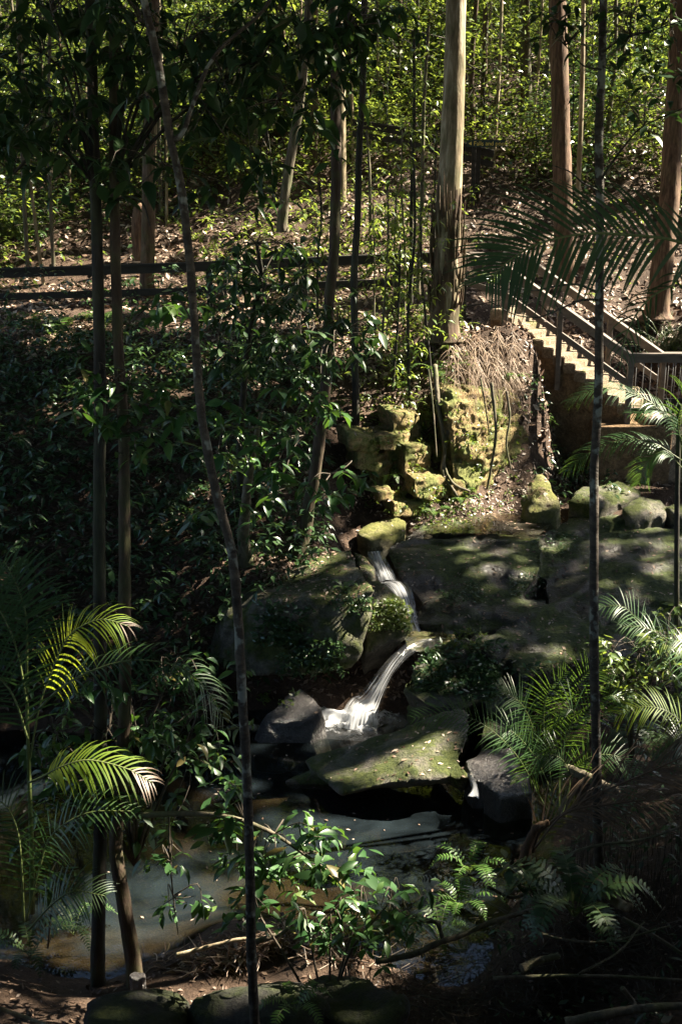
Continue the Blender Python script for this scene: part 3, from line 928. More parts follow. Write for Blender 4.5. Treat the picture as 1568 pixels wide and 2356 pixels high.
c0 = PZ(806, 1652, .02)
mb = MB()
na, nr = 60, 26
for kx, ky, ox, oy in ((1.05, .58, 0, 0),):
    aa, rr = np.meshgrid(np.linspace(0, 2 * math.pi, na, endpoint=False), np.linspace(.02, 1, nr), indexing='ij')
    x = c0[0] + np.cos(aa) * rr * kx * (1 + .25 * np.sin(aa * 3)) - .12 * rr
    y = c0[1] + np.sin(aa) * rr * ky * (1 + .2 * np.cos(aa * 2 + 1)) - .06
    z = .012 + .15 * (1 - rr ** 2) ** 2 * (.7 + .6 * fbm(np.stack([x * 7, y * 7, 0 * x], -1), 3, 5)) * (rr < .98)
    i, j = np.meshgrid(np.arange(na), np.arange(nr - 1), indexing='ij')
    i2 = (i + 1) % na
    mb.add(np.stack([x, y, np.maximum(z, .008)], -1), np.stack([i * nr + j, i2 * nr + j, i2 * nr + j + 1, i * nr + j + 1], -1))
o = mb.build('foam', M['foam'])
uv = o.data.uv_layers.new(name='UVMap')
li = np.empty(len(o.data.loops), np.int32); o.data.loops.foreach_get('vertex_index', li)
co = np.empty(len(o.data.vertices) * 3, np.float32); o.data.vertices.foreach_get('co', co); co = co.reshape(-1, 3)
uv.data.foreach_set('uv', co[li][:, :2].astype(np.float32).ravel())
ra = o.data.attributes.new('rim', 'FLOAT', 'POINT'); ra.data.foreach_set('value', rr.ravel().astype(np.float32))
tag(o, 'white foam boiling where the waterfall meets the pool', 'foam', kind='stuff')

# ------------------------------------------------------------------ stairs, rails, footbridge, sign
def obox(mb, p0, p1, wid, hgt, up=(0, 0, 1), m=0):
    """a beam from p0 to p1"""
    p0, p1 = np.asarray(p0, float), np.asarray(p1, float)
    d = nrm(p1 - p0)
    s = nrm(np.cross(d, np.asarray(up, float)))
    u = np.cross(s, d)
    V = [p + s * a * wid / 2 + u * b * hgt / 2 for p in (p0, p1) for a, b in ((-1, -1), (1, -1), (1, 1), (-1, 1))]
    mb.add(V, [[0, 1, 2, 3], [7, 6, 5, 4], [0, 4, 5, 1], [1, 5, 6, 2], [2, 6, 7, 3], [3, 7, 4, 0]], None, m)


def bevel(o, wd=.008):
    md = o.modifiers.new('bevel', 'BEVEL'); md.width = wd; md.segments = 2; md.limit_method = 'ANGLE'
    return o


def beam(name, p0, p1, wid, hgt, mat, parent, up=(0, 0, 1)):
    mb = MB(); obox(mb, p0, p1, wid, hgt, up)
    return bevel(mb.build(name, mat, parent, smooth=False))


def post(name, p, top, wid, mat, parent):
    mb = MB(); obox(mb, p, (p[0], p[1], top), wid, wid, (0, 1, 0.01))
    return bevel(mb.build(name, mat, parent, smooth=False))


ST, SB = P(1128, 712, 20.9), P(1445, 945, 19.4)       # near edge, top and bottom nosing
NS = 13
run = (SB - ST) / NS
horiz = nrm(np.array([run[0], run[1], 0]))
back = np.array([-horiz[1], horiz[0], 0])
WIDTH = 1.15
stair = thing('staircase', 'mossy concrete staircase with brown timber handrails climbing left from the footbridge', 'stairs', (ST[0], ST[1], 1.5))
rs = np.random.default_rng(4)
for s in range(NS):
    a = ST + run * s
    n0 = np.array([a[0], a[1], 0]); n1 = n0 + np.array([run[0], run[1], 0]) * 1.12
    zt = a[2] + rs.uniform(-.01, .01)
    jn = rs.uniform(-.008, .008)
    bm = bmesh.new()
    q0 = n0 - back * (.02 - jn); q1 = n1 - back * (.02 - jn)
    pts = [q0, q1, n1 + back * WIDTH, n0 + back * WIDTH]
    lo = [bm.verts.new((*(p[:2]), zt - .20)) for p in pts]
    hi = [bm.verts.new((*(p[:2]), zt)) for p in pts]
    bm.faces.new(hi); bm.faces.new(lo[::-1])
    for k in range(4):
        bm.faces.new([lo[k], lo[(k + 1) % 4], hi[(k + 1) % 4], hi[k]])
    bmesh.ops.bevel(bm, geom=list(bm.edges), offset=.018, segments=2, affect='EDGES')
    bmesh.ops.triangulate(bm, faces=list(bm.faces))
    bmesh.ops.subdivide_edges(bm, edges=[e for e in bm.edges if e.calc_length() > .12], cuts=3, use_grid_fill=True)
    me = bpy.data.meshes.new('step'); bm.to_mesh(me); bm.free()
    Vv = np.empty(len(me.vertices) * 3, np.float32); me.vertices.foreach_get('co', Vv); Vv = Vv.reshape(-1, 3)
    Vv = Vv + fbm(Vv * 5, 3, s)[:, None] * .012 - np.array(stair.location)
    me.vertices.foreach_set('co', Vv.astype(np.float32).ravel())
    me.materials.append(M['concrete'])
    o = bpy.data.objects.new('step', me); COL.objects.link(o); o.parent = stair
# side wall under the steps
mb = MB()
prof = []
for s in range(NS):
    a = ST + run * s
    prof += [(a[0], a[1], a[2] - .19), (a[0] + run[0], a[1] + run[1], a[2] - .19)]
for k in range(len(prof) - 1):
    p, q = np.array(prof[k]), np.array(prof[k + 1])
    if abs(p[0] - q[0]) < 1e-6: continue
    ins = back * .012
    v = [np.array([*(p + ins)[:2], 1.0]), np.array([*(q + ins)[:2], 1.0]), q + ins, p + ins]
    v += [x + back * (WIDTH - .08) for x in v]
    mb.add(v, [[0, 1, 2, 3], [5, 4, 7, 6], [1, 5, 6, 2], [0, 3, 7, 4], [3, 2, 6, 7]])
mb.build('side_wall', M['wall'], stair, smooth=False)
# stair rails
RH = 1.0
upz = np.array([0, 0, 1.0])


def stair_rail(off, ext0, ext1, posts):
    a = ST + back * off + run * ext0
    b = ST + back * off + run * ext1
    beam('handrail', a + upz * RH, b + upz * RH, .13, .045, M['timber'], stair)
    beam('handrail_bearer', a + upz * (RH - .085), b + upz * (RH - .085), .05, .12, M['timber'], stair)
    beam('mid_rail', a + upz * .48, b + upz * .48, .05, .11, M['timber'], stair)
    for k in posts:
        p = ST + back * off + run * k
        post('post', (p[0], p[1], p[2] - .55), p[2] + RH - .03, .095, M['timber'], stair)
    return a, b


na, nb = stair_rail(-.05, 1.4, NS - .1, (1.5, 6.6))
fa, fb = stair_rail(WIDTH + .09, .4, NS + .8, (2.6, 8.9))

# footbridge to the right
bw = nb + np.array([0, 0, 0])
deck_z = SB[2] - .12
fbx = thing('footbridge', 'timber footbridge with wire balusters and concrete pier meeting the stair foot', 'footbridge', (bw[0], bw[1], 1.5))
xe = bw[0] + 4.2
yN, yF = nb[1], fb[1]
for (yy, x0, nm) in ((yN, nb[0], 0), (yF, fb[0], 1)):
    zt = (nb if nm == 0 else fb)[2] + RH
    beam('handrail', (x0 - .03, yy, zt), (xe, yy, zt), .13, .045, M['timber'], fbx)
    beam('handrail_bearer', (x0, yy, zt - .085), (xe, yy, zt - .085), .05, .12, M['timber'], fbx)
    beam('bottom_rail', (x0, yy, deck_z + .13), (xe, yy, deck_z + .13), .05, .10, M['timber_dark'], fbx)
    for k in range(4):
        xx = x0 + .02 + k * 1.35
        if xx < xe:
            post('post', (xx, yy, deck_z - (.75 if k == 0 else .3)), zt - .03, .10, M['timber'], fbx)
    xx = x0 + .12
    while xx < xe:
        mb = MB(); tube(mb, [(xx, yy, deck_z + .17), (xx, yy, zt - .14)], .007, .007, 6, 2)
        mb.build('baluster', M['steel'], fbx)
        xx += .13
mb = MB(); obox(mb, (nb[0] + .35, (yN + yF) / 2, deck_z - .02), (xe, (yN + yF) / 2, deck_z - .02), yF - yN + .3, .09)
bevel(mb.build('deck', M['concrete'], fbx, smooth=False))
mb = MB(); obox(mb, (nb[0] + .1, (yN + yF) / 2 - .05, 1.0), (nb[0] + .1, (yN + yF) / 2 - .05, deck_z - .10), 1.3, 1.6, (0, 1, 0))
bevel(mb.build('abutment', M['wall'], fbx, smooth=False), .02)
pp = P(1497, 1090, 19.2); pq = P(1545, 1090, 19.2)
mb = MB(); obox(mb, ((pp[0] + pq[0]) / 2 + .12, pp[1] + .5, 1.0), ((pp[0] + pq[0]) / 2 + .12, pp[1] + .5, deck_z - .13), 1.2, pq[0] - pp[0] + .35, (1, .35, 0))
bevel(mb.build('pier', M['concrete'], fbx, smooth=False), .02)

# trail fence
def trail_fence(name, pts, label, mat, hgt=1.05, posts=(), rail2=.5, base=None):
    pts = [np.asarray(p, float) for p in pts]
    t = thing(name, label, 'fence', (pts[0][0], pts[0][1], pts[0][2] - hgt))
    for a, b in zip(pts[:-1], pts[1:]):
        beam('top_rail', a, b, .14, .05, mat, t)
        beam('rail_bearer', a - upz * .09, b - upz * .09, .05, .13, mat, t)
        beam('lower_rail', a - upz * rail2, b - upz * rail2, .05, .13, mat, t)
    for p in posts:
        p = np.asarray(p, float)
        post('post', (p[0], p[1], p[2] - hgt - .3), p[2] - .03, .11, mat, t)


A = [P(-60, 622, 20.8), P(440, 606, 21.0), P(760, 592, 21.2), P(1072, 580, 21.3)]
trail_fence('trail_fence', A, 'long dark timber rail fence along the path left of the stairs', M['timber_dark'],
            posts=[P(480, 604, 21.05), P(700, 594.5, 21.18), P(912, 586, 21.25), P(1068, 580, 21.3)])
# link from the path fence down onto the stair rail
B = [P(1075, 582, 21.25), fa + upz * RH]
A2 = [P(1062, 583, 21.0), na + upz * RH]
beam('handrail', A2[0], A2[1], .13, .045, M['timber'], stair)
beam('handrail', B[0], B[1], .13, .045, M['timber'], stair)
beam('mid_rail', A2[0] - upz * .5, A2[1] - upz * .52, .05, .11, M['timber'], stair)
# upper path rail and sign
A = [P(810, 276, 27.2), P(930, 296, 27.2), P(1135, 348, 27.2)]
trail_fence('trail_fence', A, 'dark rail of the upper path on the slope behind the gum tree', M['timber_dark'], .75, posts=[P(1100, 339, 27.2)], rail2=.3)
sg = P(1118, 330, 26.9)
sign = thing('trail_sign', 'dark green trail sign with yellow lettering on a post by the upper path', 'sign', (sg[0], sg[1], sg[2] - 1.0))
sw = (P(1165, 330, 26.9) - P(1075, 330, 26.9))[0]
mb = MB(); obox(mb, sg - np.array([sw / 2, 0, 0]), sg + np.array([sw / 2, 0, 0]), .03, .15)
mb.build('board', M['sign'], sign, smooth=False)
post('post', (sg[0] - sw * .3, sg[1] + .07, sg[2] - 1.3), sg[2] + .05, .09, M['timber_dark'], sign)
cu = bpy.data.curves.new('lettering', 'FONT'); cu.body = "Falls and pool 1"; cu.size = .135; cu.extrude = .002
tmp = bpy.data.objects.new('lettering_source', cu); COL.objects.link(tmp)
bpy.context.view_layer.update()
me = bpy.data.meshes.new_from_object(tmp.evaluated_get(bpy.context.evaluated_depsgraph_get()))
bpy.data.objects.remove(tmp)
me.materials.clear(); me.materials.append(M['sign_text'])
lt = bpy.data.objects.new('lettering', me); COL.objects.link(lt); lt.parent = sign
lt.location = (-sw / 2 + .16, -.022, .955); lt.rotation_euler = (rad(90), 0, 0)
mb = MB(); x0 = sg[0] - sw / 2 + .04
mb.add([(x0, sg[1] - .02, sg[2]), (x0 + .07, sg[1] - .02, sg[2] - .04), (x0 + .07, sg[1] - .02, sg[2] + .04)], None, [[0, 1, 2]])
mb.build('arrow', M['sign_text'], sign)
#@@PART2
# ------------------------------------------------------------------ surface probes on the finished rocks and ground
bpy.context.view_layer.update()
DG = bpy.context.evaluated_depsgraph_get()


def hit(sx, sy):
    d = ray(sx, sy)
    ok, loc, nor, idx, ob, mat = S.ray_cast(DG, Vector((0, 0, CZ)), Vector(d))
    return (np.array(loc), np.array(nor), ob.name) if ok else (None, None, None)


def wid(px, Y):
    """radius in metres of something px wide in the photograph at depth Y"""
    return px * KX / FPX * Y * 1.03 / 2


# ------------------------------------------------------------------ leaf litter
def litter(name, n, ylo, yhi, mat, label, smin, smax, keep=None, half=.40, up=.004):
    u = R.uniform(0, 1, n)
    Y = 1 / (1 / ylo + u * (1 / yhi - 1 / ylo))
    x = R.uniform(-half, half, n) * Y
    ok = np.ones(n, bool)
    if keep is not None:
        ok = keep(x, Y)
    x, Y = x[ok], Y[ok]
    p = np.stack([x, Y, Gf(x, Y) + up], -1)
    nn = Gn(x, Y) + R.normal(0, .35, (len(x), 3))
    d = R.normal(0, 1, (len(x), 3)); d[:, 2] *= .25
    d = d - (d * nrm(nn)).sum(-1, keepdims=True) * nrm(nn)
    mb = MB()
    put(mb, LITTER, p, d, nn, R.uniform(smin, smax, len(x)) * (.7 + Y / 40))
    tag(mb.build(name, mat, smooth=False), label, 'leaf litter', kind='stuff')


patch = lambda x, y: fbm(np.stack([x * .8, y * .8, 0 * x], -1), 3, 77) + R.normal(0, .35, len(x)) > -.5
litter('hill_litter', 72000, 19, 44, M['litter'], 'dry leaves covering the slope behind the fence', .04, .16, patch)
mb = MB()
for _ in range(420):
    y = random.uniform(21.5, 40); x = random.uniform(-.38, .38) * y
    p_ = np.array([x, y, float(Gf(x, y)) + random.uniform(.02, .12)]); d_ = rand_dirs(1, -.2, .3)[0]; l_ = random.uniform(.3, 1.6)
    tube(mb, [p_, p_ + d_ * l_ * .5 + R.normal(0, .04, 3), p_ + d_ * l_], random.uniform(.006, .022), .004, 5, 5)
tag(mb.build('slope_sticks', M['twig']), 'fallen sticks littering the slope behind the fence', 'twigs', kind='stuff')
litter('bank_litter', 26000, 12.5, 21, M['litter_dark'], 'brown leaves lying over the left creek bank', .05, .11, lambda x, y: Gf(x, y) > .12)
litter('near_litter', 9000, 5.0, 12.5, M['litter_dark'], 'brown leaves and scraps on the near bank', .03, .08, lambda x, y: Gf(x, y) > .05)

# fallen leaves on the rocks
mb = MB()
rs = np.random.default_rng(21)
for (x0, x1, y0, y1, n) in ((880, 1568, 1190, 1560, 800), (690, 1090, 1640, 1800, 150), (600, 860, 1260, 1390, 420), (1200, 1500, 1100, 1200, 60), (1110, 1450, 700, 950, 260), (1000, 1240, 1140, 1225, 90), (800, 1215, 900, 1190, 900), (1215, 1330, 950, 1110, 250)):
    for _ in range(n):
        p, nr_, nm = hit(rs.uniform(x0, x1), rs.uniform(y0, y1))
        if p is None or nr_[2] < .45 or nm.split('.')[0] in ('water', 'waterfall', 'cascade', 'foam'): continue
        d = rs.normal(0, 1, 3); d -= d.dot(nr_) * nr_
        put(mb, LITTER, [p + nr_ * .006], [d], [nr_ + rs.normal(0, .15, 3)], rs.uniform(.035, .085))
for _ in range(110):
    p = PZ(rs.uniform(250, 1200), rs.uniform(1700, 2120), .008)
    d = rs.normal(0, 1, 3); d[2] = 0
    put(mb, LITTER, [p], [d], [np.array([rs.normal(0, .04), rs.normal(0, .04), 1.0])], rs.uniform(.02, .06))
tag(mb.build('fallen_leaves', M['litter'], smooth=False), 'loose fallen leaves scattered over the rock shelf, boulders and pool', 'fallen leaves', kind='stuff')

# heap of sticks and bark on the near bank
mb = MB()
for _ in range(1700):
    sx = rs.normal(620, 120); sy = 2205 - 55 * math.exp(-((sx - 660) / 120) ** 2) + rs.normal(0, 14)
    if sx < 330 or sx > 860: continue
    p = onground(sx, min(sy + 12, 2240), 6, 9)
    p[2] += rs.uniform(0, .10) * math.exp(-((sx - 640) / 130) ** 2)
    d = rs.normal(0, 1, 3); d[2] *= .25; d = nrm(d)
    if rs.uniform() < .65:
        ln = rs.uniform(.06, .26); q = p + d * ln
        tube(mb, [p, (p + q) / 2 + rs.normal(0, .012, 3), q], rs.uniform(.004, .009), .003, 5, 4)
    else:
        put(mb, LITTER, [p], [d], [np.array([0, 0, 1]) + rs.normal(0, .5, 3)], rs.uniform(.06, .14))
tag(mb.build('stick_litter', M['litter'], smooth=False), 'heap of sunlit sticks bark and dry leaves on the near bank', 'stick litter', kind='stuff')

# ------------------------------------------------------------------ trees with trunks in view
def trunk_tree(name, label, pts, w0, w1, mat, cat='tree', sides=12, rough=.10, flare=0.0, group=None, up=4.0, n=None, sink=.3):
    """pts (sx, sy, Y) from the foot up; widths in photograph pixels at foot and top"""
    W = [P(*p) for p in pts]
    base = W[0].copy()
    t = thing(name, label, cat, base, group)
    foot = base - np.array([0, 0, sink])
    tip = W[-1] + nrm(W[-1] - W[-2]) * up if up else None
    path = [foot] + W + ([tip] if up else [])
    r0, r1 = wid(w0, pts[0][2]), wid(w1, pts[-1][2])
    mb = MB()
    tube(mb, path, r0, r1 * (.9 if up else 1), sides, n or max(24, len(path) * 8), rough, flare=flare, seed=random.randint(0, 99))
    mb.build('trunk', mat, t)
    return t, W


def branch(tree, pts, r0, r1, mat, name='branch'):
    mb = MB(); tube(mb, [np.asarray(p, float) for p in pts], r0, r1, 6, max(8, 6 * len(pts)), .08)
    return mb.build(name, mat, tree)


def crown(tree, tips, size, mat, nl=6, droop=.35, extra=0, tmpl=LEAF_BIG, hubs=None, spread=.18, name='crown', tw=.006, twmat=None):
    """rosettes at the tips with their twigs; returns the leaf mesh object"""
    mb = MB()
    tips = [np.asarray(p, float) for p in tips]
    for p in tips:
        rosette(mb, p, size, nl + random.randint(-1, 2), droop, tmpl, 0)
        for _ in range(extra):
            rosette(mb, p + R.normal(0, spread, 3) * np.array([1, 1, .8]), size * random.uniform(.7, 1.05), nl - 1, droop, tmpl, 0)
        if hubs is not None:
            h = min(hubs, key=lambda q: np.linalg.norm(np.asarray(q) - p))
            h = np.asarray(h, float)
            mid = (h + p) / 2 + R.normal(0, .06, 3) + np.array([0, 0, .08])
            tube(mb, [h, mid, p], tw, tw * .5, 5, 7, m=1)
    return mb.build(name, [mat, twmat or M['twig']], tree)


def rtips(n, x0, x1, y0, y1, Y0, Y1):
    return [P(random.uniform(x0, x1), random.uniform(y0, y1), random.uniform(Y0, Y1)) for _ in range(n)]


random.seed(5)
# A thin foreground sapling
tA, WA = trunk_tree('sapling_tree', 'thin wavy spotted sapling trunk standing nearest, left of centre from bottom to top edge',
                    [(588, 2375, 6.0), (578, 2200, 6.1), (575, 2000, 6.2), (568, 1800, 6.3), (558, 1620, 6.35), (549, 1450, 6.4), (535, 1285, 6.4), (502, 1150, 6.4), (470, 1000, 6.45), (458, 900, 6.5), (446, 730, 6.5), (436, 600, 6.5), (416, 430, 6.55), (392, 320, 6.6), (365, 150, 6.6), (340, 40, 6.6), (322, -40, 6.6)],
                    28, 17, M['sapling'], sides=12, rough=.13, up=1.5, n=200)
branch(tA, [P(394, 325, 6.6), P(420, 305, 6.6), P(440, 250, 6.65), P(480, 150, 6.7), P(530, 90, 6.75), P(600, 30, 6.8), P(640, -40, 6.8)], wid(12, 6.6), wid(6, 6.8), M['sapling'])
branch(tA, [P(450, 760, 6.5), P(420, 700, 6.6), P(400, 690, 6.7)], wid(5, 6.5), wid(3, 6.5), M['sapling'], 'twig')
# B, C twin trunks at the near edge of the pool
tB, WB = trunk_tree('tree', 'dark straight trunk at the left, darker of the twin trunks by the pool edge',
                    [(225, 2225, 7.9), (228, 2050, 8.0), (232, 1800, 8.1), (230, 1500, 8.2), (228, 1200, 8.3), (230, 900, 8.4), (224, 600, 8.5), (215, 300, 8.6), (206, -40, 8.7)], 38, 22, M['stem_dark'], sides=12, rough=.08, flare=.3, n=70, up=2)
tC, WC = trunk_tree('tree', 'brown twin trunk right of the darkest one, bent at its foot by the pool',
                    [(308, 2222, 7.8), (292, 2120, 7.85), (272, 2000, 7.9), (266, 1930, 7.95), (278, 1800, 8.0), (288, 1600, 8.05), (287, 1400, 8.1), (286, 1200, 8.2), (284, 1000, 8.3), (272, 800, 8.4), (266, 600, 8.5), (262, 300, 8.6), (262, -40, 8.7)], 40, 20, M['bark_dim'], sides=14, rough=.09, flare=.35, n=90, up=2)
# D tree in the middle
tD, WD = trunk_tree('tree', 'slender brown trunk in the middle leaning slightly, rooted above the mossy block',
                    [(676, 1305, 14.9), (700, 1230, 15.0), (712, 1150, 15.1), (724, 1090, 15.1), (738, 980, 15.1), (752, 850, 15.1), (756, 700, 15.2), (770, 540, 15.3), (772, 300, 15.4), (768, 100, 15.5), (765, -40, 15.6)], 30, 21, M['bark_dim'], rough=.14, flare=.7, n=80, up=3)
tE, WE = trunk_tree('tree', 'thin dark trunk just right of the middle brown trunk',
                    [(818, 940, 18.2), (816, 800, 18.2), (814, 640, 18.2), (822, 500, 18.2), (826, 340, 18.2), (834, 200, 18.2), (838, -40, 18.2)], 18, 13, M['stem_dark'], rough=.12, n=50, up=2)
tF, WF = trunk_tree('gum_tree', 'tall gum tree with smooth pale upper trunk and shaggy brown bark near the stair top',
                    [(1020, 745, 19.6), (1026, 680, 19.6), (1030, 600, 19.65), (1032, 480, 19.7), (1040, 300, 19.8), (1045, 150, 19.9), (1050, -40, 20.0)], 66, 42, M['bark_pale'], sides=20, rough=.05, flare=.25, n=90, up=8)
# shaggy bark stocking
mb = MB()
seg = spline(WF[:4], 30)
rsb = np.random.default_rng(8)
tube(mb, [WF[0] - np.array([0, 0, .3])] + WF[:4] + [(WF[3] + WF[4]) / 2], wid(74, 19.6), wid(47, 19.7), 24, 70, .14, flare=.25, seed=5)
for _ in range(90):
    k = rsb.integers(4, 29); a = rsb.uniform(0, 6.28); r = wid(66, 19.6)
    p = seg[k] + np.array([math.cos(a) * r, math.sin(a) * r, 0])
    q = p + np.array([math.cos(a) * .05, math.sin(a) * .05, rsb.uniform(.2, .8)])
    tube(mb, [p, (p + q) / 2 + np.array([math.cos(a), math.sin(a), 0]) * .02, q], rsb.uniform(.012, .03), .006, 5, 5)
mb.build('shaggy_bark', M['bark_brown'], tF)
tG, WG = trunk_tree('gum_tree', 'reddish brown straight trunk behind the stair rails',
                    [(1300, 680, 24), (1297, 560, 24), (1292, 400, 24.2), (1287, 200, 24.4), (1280, -40, 24.6)], 46, 38, M['bark_red'], sides=16, rough=.07, flare=.35, n=50, up=6)
tH, WH = trunk_tree('gum_tree', 'orange-red trunk at the right edge with a spreading foot',
                    [(1512, 700, 23), (1524, 600, 23), (1538, 480, 23.2), (1546, 330, 23.4), (1556, 150, 23.6), (1562, -40, 23.8)], 52, 34, M['bark_red'], sides=16, rough=.07, flare=.5, n=50, up=6)
tI, WI = trunk_tree('sapling_tree', 'thin dark blotchy sapling at the right running from palm to top edge',
                    [(1376, 2010, 8.6), (1374, 1850, 8.7), (1370, 1700, 8.75), (1366, 1500, 8.8), (1366, 1200, 8.9), (1366, 1080, 8.95), (1376, 900, 9), (1378, 700, 9), (1380, 500, 9), (1377, 300, 9), (1384, 150, 9), (1388, -40, 9)], 26, 17, M['sapling'], rough=.08, n=110, up=1.5)
for pts, r in (([(1372, 672), (1330, 655), (1283, 657), (1230, 668), (1185, 662), (1160, 668)], 6), ([(1376, 690), (1340, 690), (1300, 705), (1262, 722), (1230, 730), (1180, 722), (1120, 690)], 6), ([(1378, 420), (1400, 385), (1440, 330), (1480, 290), (1568, 250)], 6), ([(1380, 440), (1340, 420), (1310, 395), (1270, 380)], 5),
               ([(1383, 160), (1340, 150), (1300, 105)], 4), ([(1386, 120), (1430, 90), (1500, 70), (1590, 40)], 5), ([(1262, 722), (1240, 700), (1200, 690)], 3), ([(1283, 657), (1275, 690), (1290, 720)], 2)):
    branch(tI, [P(x, y, 9 - .004 * abs(x - 1378)) for x, y in pts], wid(r, 9), wid(2, 9), M['stem_dark'], 'branch')
crown(tI, [P(x, y, 8.8) for x, y in ((1450, 70), (1500, 60), (1530, 95), (1560, 50), (1480, 130), (1540, 150), (1440, 120), (1300, 60), (1270, 40), (1250, 80), (1290, 20), (1560, 120), (1420, 180), (1520, 230), (1560, 260), (1240, 20), (1440, 250), (1400, 60), (1470, 20), (1540, 10), (1500, 170), (1380, 20), (1330, 30))], .15, M['leaf_dark'], 4, .3, 1, hubs=[P(1450, 80, 9), P(1520, 60, 9), P(1480, 290, 9), P(1384, 150, 9), P(1300, 105, 9)])
tK, WK = trunk_tree('sapling_tree', 'thin dark pole trunk at the right edge rising from the ferns',
                    [(1556, 1700, 11), (1556, 1480, 11), (1556, 1200, 11.1), (1560, 1000, 11.2), (1562, 930, 11.2)], 14, 10, M['stem_dark'], rough=.08, n=40, up=0)

# dark overhanging foliage of the twin trunks, upper left
random.seed(12)
tips = rtips(55, -20, 470, 60, 330, 7.2, 9.6) + rtips(40, 420, 760, 60, 300, 7.4, 9.8) + rtips(24, -20, 620, 290, 470, 7.4, 9) + rtips(26, 700, 920, -10, 170, 8, 10) + rtips(34, -20, 700, -30, 90, 7.2, 9.6)
hubsB = [P(x, y, 8.4) for x, y in ((100, 120), (60, 250), (160, 330), (215, 200), (120, 30), (30, 400))]
hubsC = [P(x, y, 8.4) for x, y in ((300, 150), (350, 240), (420, 120), (520, 180), (600, 140), (330, 60), (480, 260), (640, 230), (700, 90), (800, 60), (380, 380))]
b = lambda p: np.linalg.norm
tb = [p for p in tips if p[0] < P(230, 100, p[1])[0]]
tc = [p for p in tips if p[0] >= P(230, 100, p[1])[0]]
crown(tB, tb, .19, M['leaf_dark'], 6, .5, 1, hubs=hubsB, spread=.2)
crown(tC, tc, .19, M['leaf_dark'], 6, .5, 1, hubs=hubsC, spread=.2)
for h in hubsB:
    branch(tB, [P(216, 420, 8.55), (P(216, 330, 8.5) + h) / 2 + np.array([0, 0, .1]), h], wid(9, 8.4), wid(4, 8.4), M['stem_dark'])
for h in hubsC[:8]:
    branch(tC, [P(264, 420, 8.55), (P(264, 330, 8.5) + h) / 2 + np.array([0, 0, .12]), h], wid(9, 8.4), wid(4, 8.4), M['stem_dark'])
branch(tC, [P(266, 460, 8.5), P(300, 452, 8.4), P(330, 470, 8.3), P(345, 520, 8.2)], wid(7, 8.4), wid(3, 8.4), M['stem_dark'])
# big hanging leaves low in that crown, and the sprays beside the left trunks
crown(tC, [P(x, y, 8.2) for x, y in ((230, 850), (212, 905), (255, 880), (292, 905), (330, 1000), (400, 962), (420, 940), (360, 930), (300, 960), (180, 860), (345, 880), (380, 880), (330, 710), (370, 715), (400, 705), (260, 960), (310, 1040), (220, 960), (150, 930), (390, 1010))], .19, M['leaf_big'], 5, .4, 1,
      hubs=[P(285, 1000, 8.3), P(280, 890, 8.35), P(300, 740, 8.3)], name='lower_sprays', spread=.12)

# branch of tree C arching over the pool with the glossy lit leaves
br = [P(276, 1880, 7.95), P(380, 1872, 7.7), P(480, 1873, 7.6), P(560, 1888, 7.5), P(630, 1918, 7.5), P(700, 1965, 7.5), P(760, 2010, 7.5), P(810, 2060, 7.5)]
bush = thing('pool_shrub', 'glossy large-leaved branch arching over the pool, sunlit in the lower centre', 'shrub', br[0])
mb = MB(); tube(mb, br, wid(16, 7.7), wid(6, 7.5), 8, 50, .1); mb.build('branch', M['bark_mid'], bush)
random.seed(9)
tl = [(500, 1895), (480, 1920), (520, 1905), (600, 1935), (570, 1960), (640, 1995), (690, 1892), (720, 1905), (740, 1925), (680, 2045), (740, 2015), (775, 1990), (600, 1990), (565, 2040), (640, 1960), (700, 1990), (610, 2020), (660, 1940), (545, 1985), (730, 1960), (585, 2000),
      (810, 2050), (790, 2020), (850, 2025), (830, 1995)]
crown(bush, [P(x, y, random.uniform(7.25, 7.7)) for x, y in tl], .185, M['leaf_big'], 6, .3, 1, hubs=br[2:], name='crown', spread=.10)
_sx = P(760, 2185, 7.0)[0]; shr = np.array([_sx, 7.0, float(Gf(_sx, 7.0))])
bush2 = thing('pool_shrub', 'leafy shrub on the near bank below the arching branch', 'shrub', shr)
hubs = [P(760, 2100, 6.95), P(830, 2080, 7.0), P(900, 2070, 7.0), P(700, 2090, 6.95), P(600, 2110, 6.9)]
mb = MB()
for h in hubs: tube(mb, [shr - np.array([0, 0, .1]), (shr + h) / 2 + R.normal(0, .05, 3), h], wid(9, 7.5), wid(4, 7.5), 6, 14, .1)
mb.build('stems', M['twig'], bush2)
crown(bush2, [P(x + random.uniform(-8, 8), y + random.uniform(-8, 8), random.uniform(6.75, 7.2)) for x, y in ((880, 2080), (920, 2040), (830, 2110), (770, 2105), (940, 2095), (900, 2125), (975, 2060), (860, 2140), (800, 2140), (740, 2130), (700, 2110), (930, 2140), (560, 2105), (592, 2125), (610, 2095), (720, 2150), (760, 2165), (960, 2120), (780, 2065), (690, 2075), (900, 2160), (840, 2165))], .145, M['leaf_big'], 6, .3, 1, hubs=hubs, spread=.12)
sp = thing('hanging_spray', 'sprig of lit leaves hanging over the pool between twin trunks and thin sapling', 'shrub', P(380, 1880, 7.7))
mb = MB(); hs = [P(388, 1872, 7.7), P(392, 1980, 7.6), P(398, 2060, 7.6), P(410, 2150, 7.6)]
tube(mb, hs, wid(6, 7.6), wid(3, 7.6), 6, 24); mb.build('stem', M['twig'], sp)
crown(sp, [P(x, y, 7.6) for x, y in ((378, 1965), (360, 1990), (395, 1975), (345, 1965), (430, 2075), (465, 2090), (390, 2085), (450, 2060), (375, 2080), (415, 1960))], .14, M['leaf_big'], 5, .45, 0, hubs=hs)
sp = thing('hanging_spray', 'few bright leaves beside the thin sapling above the arching branch', 'shrub', P(560, 1885, 7.5))
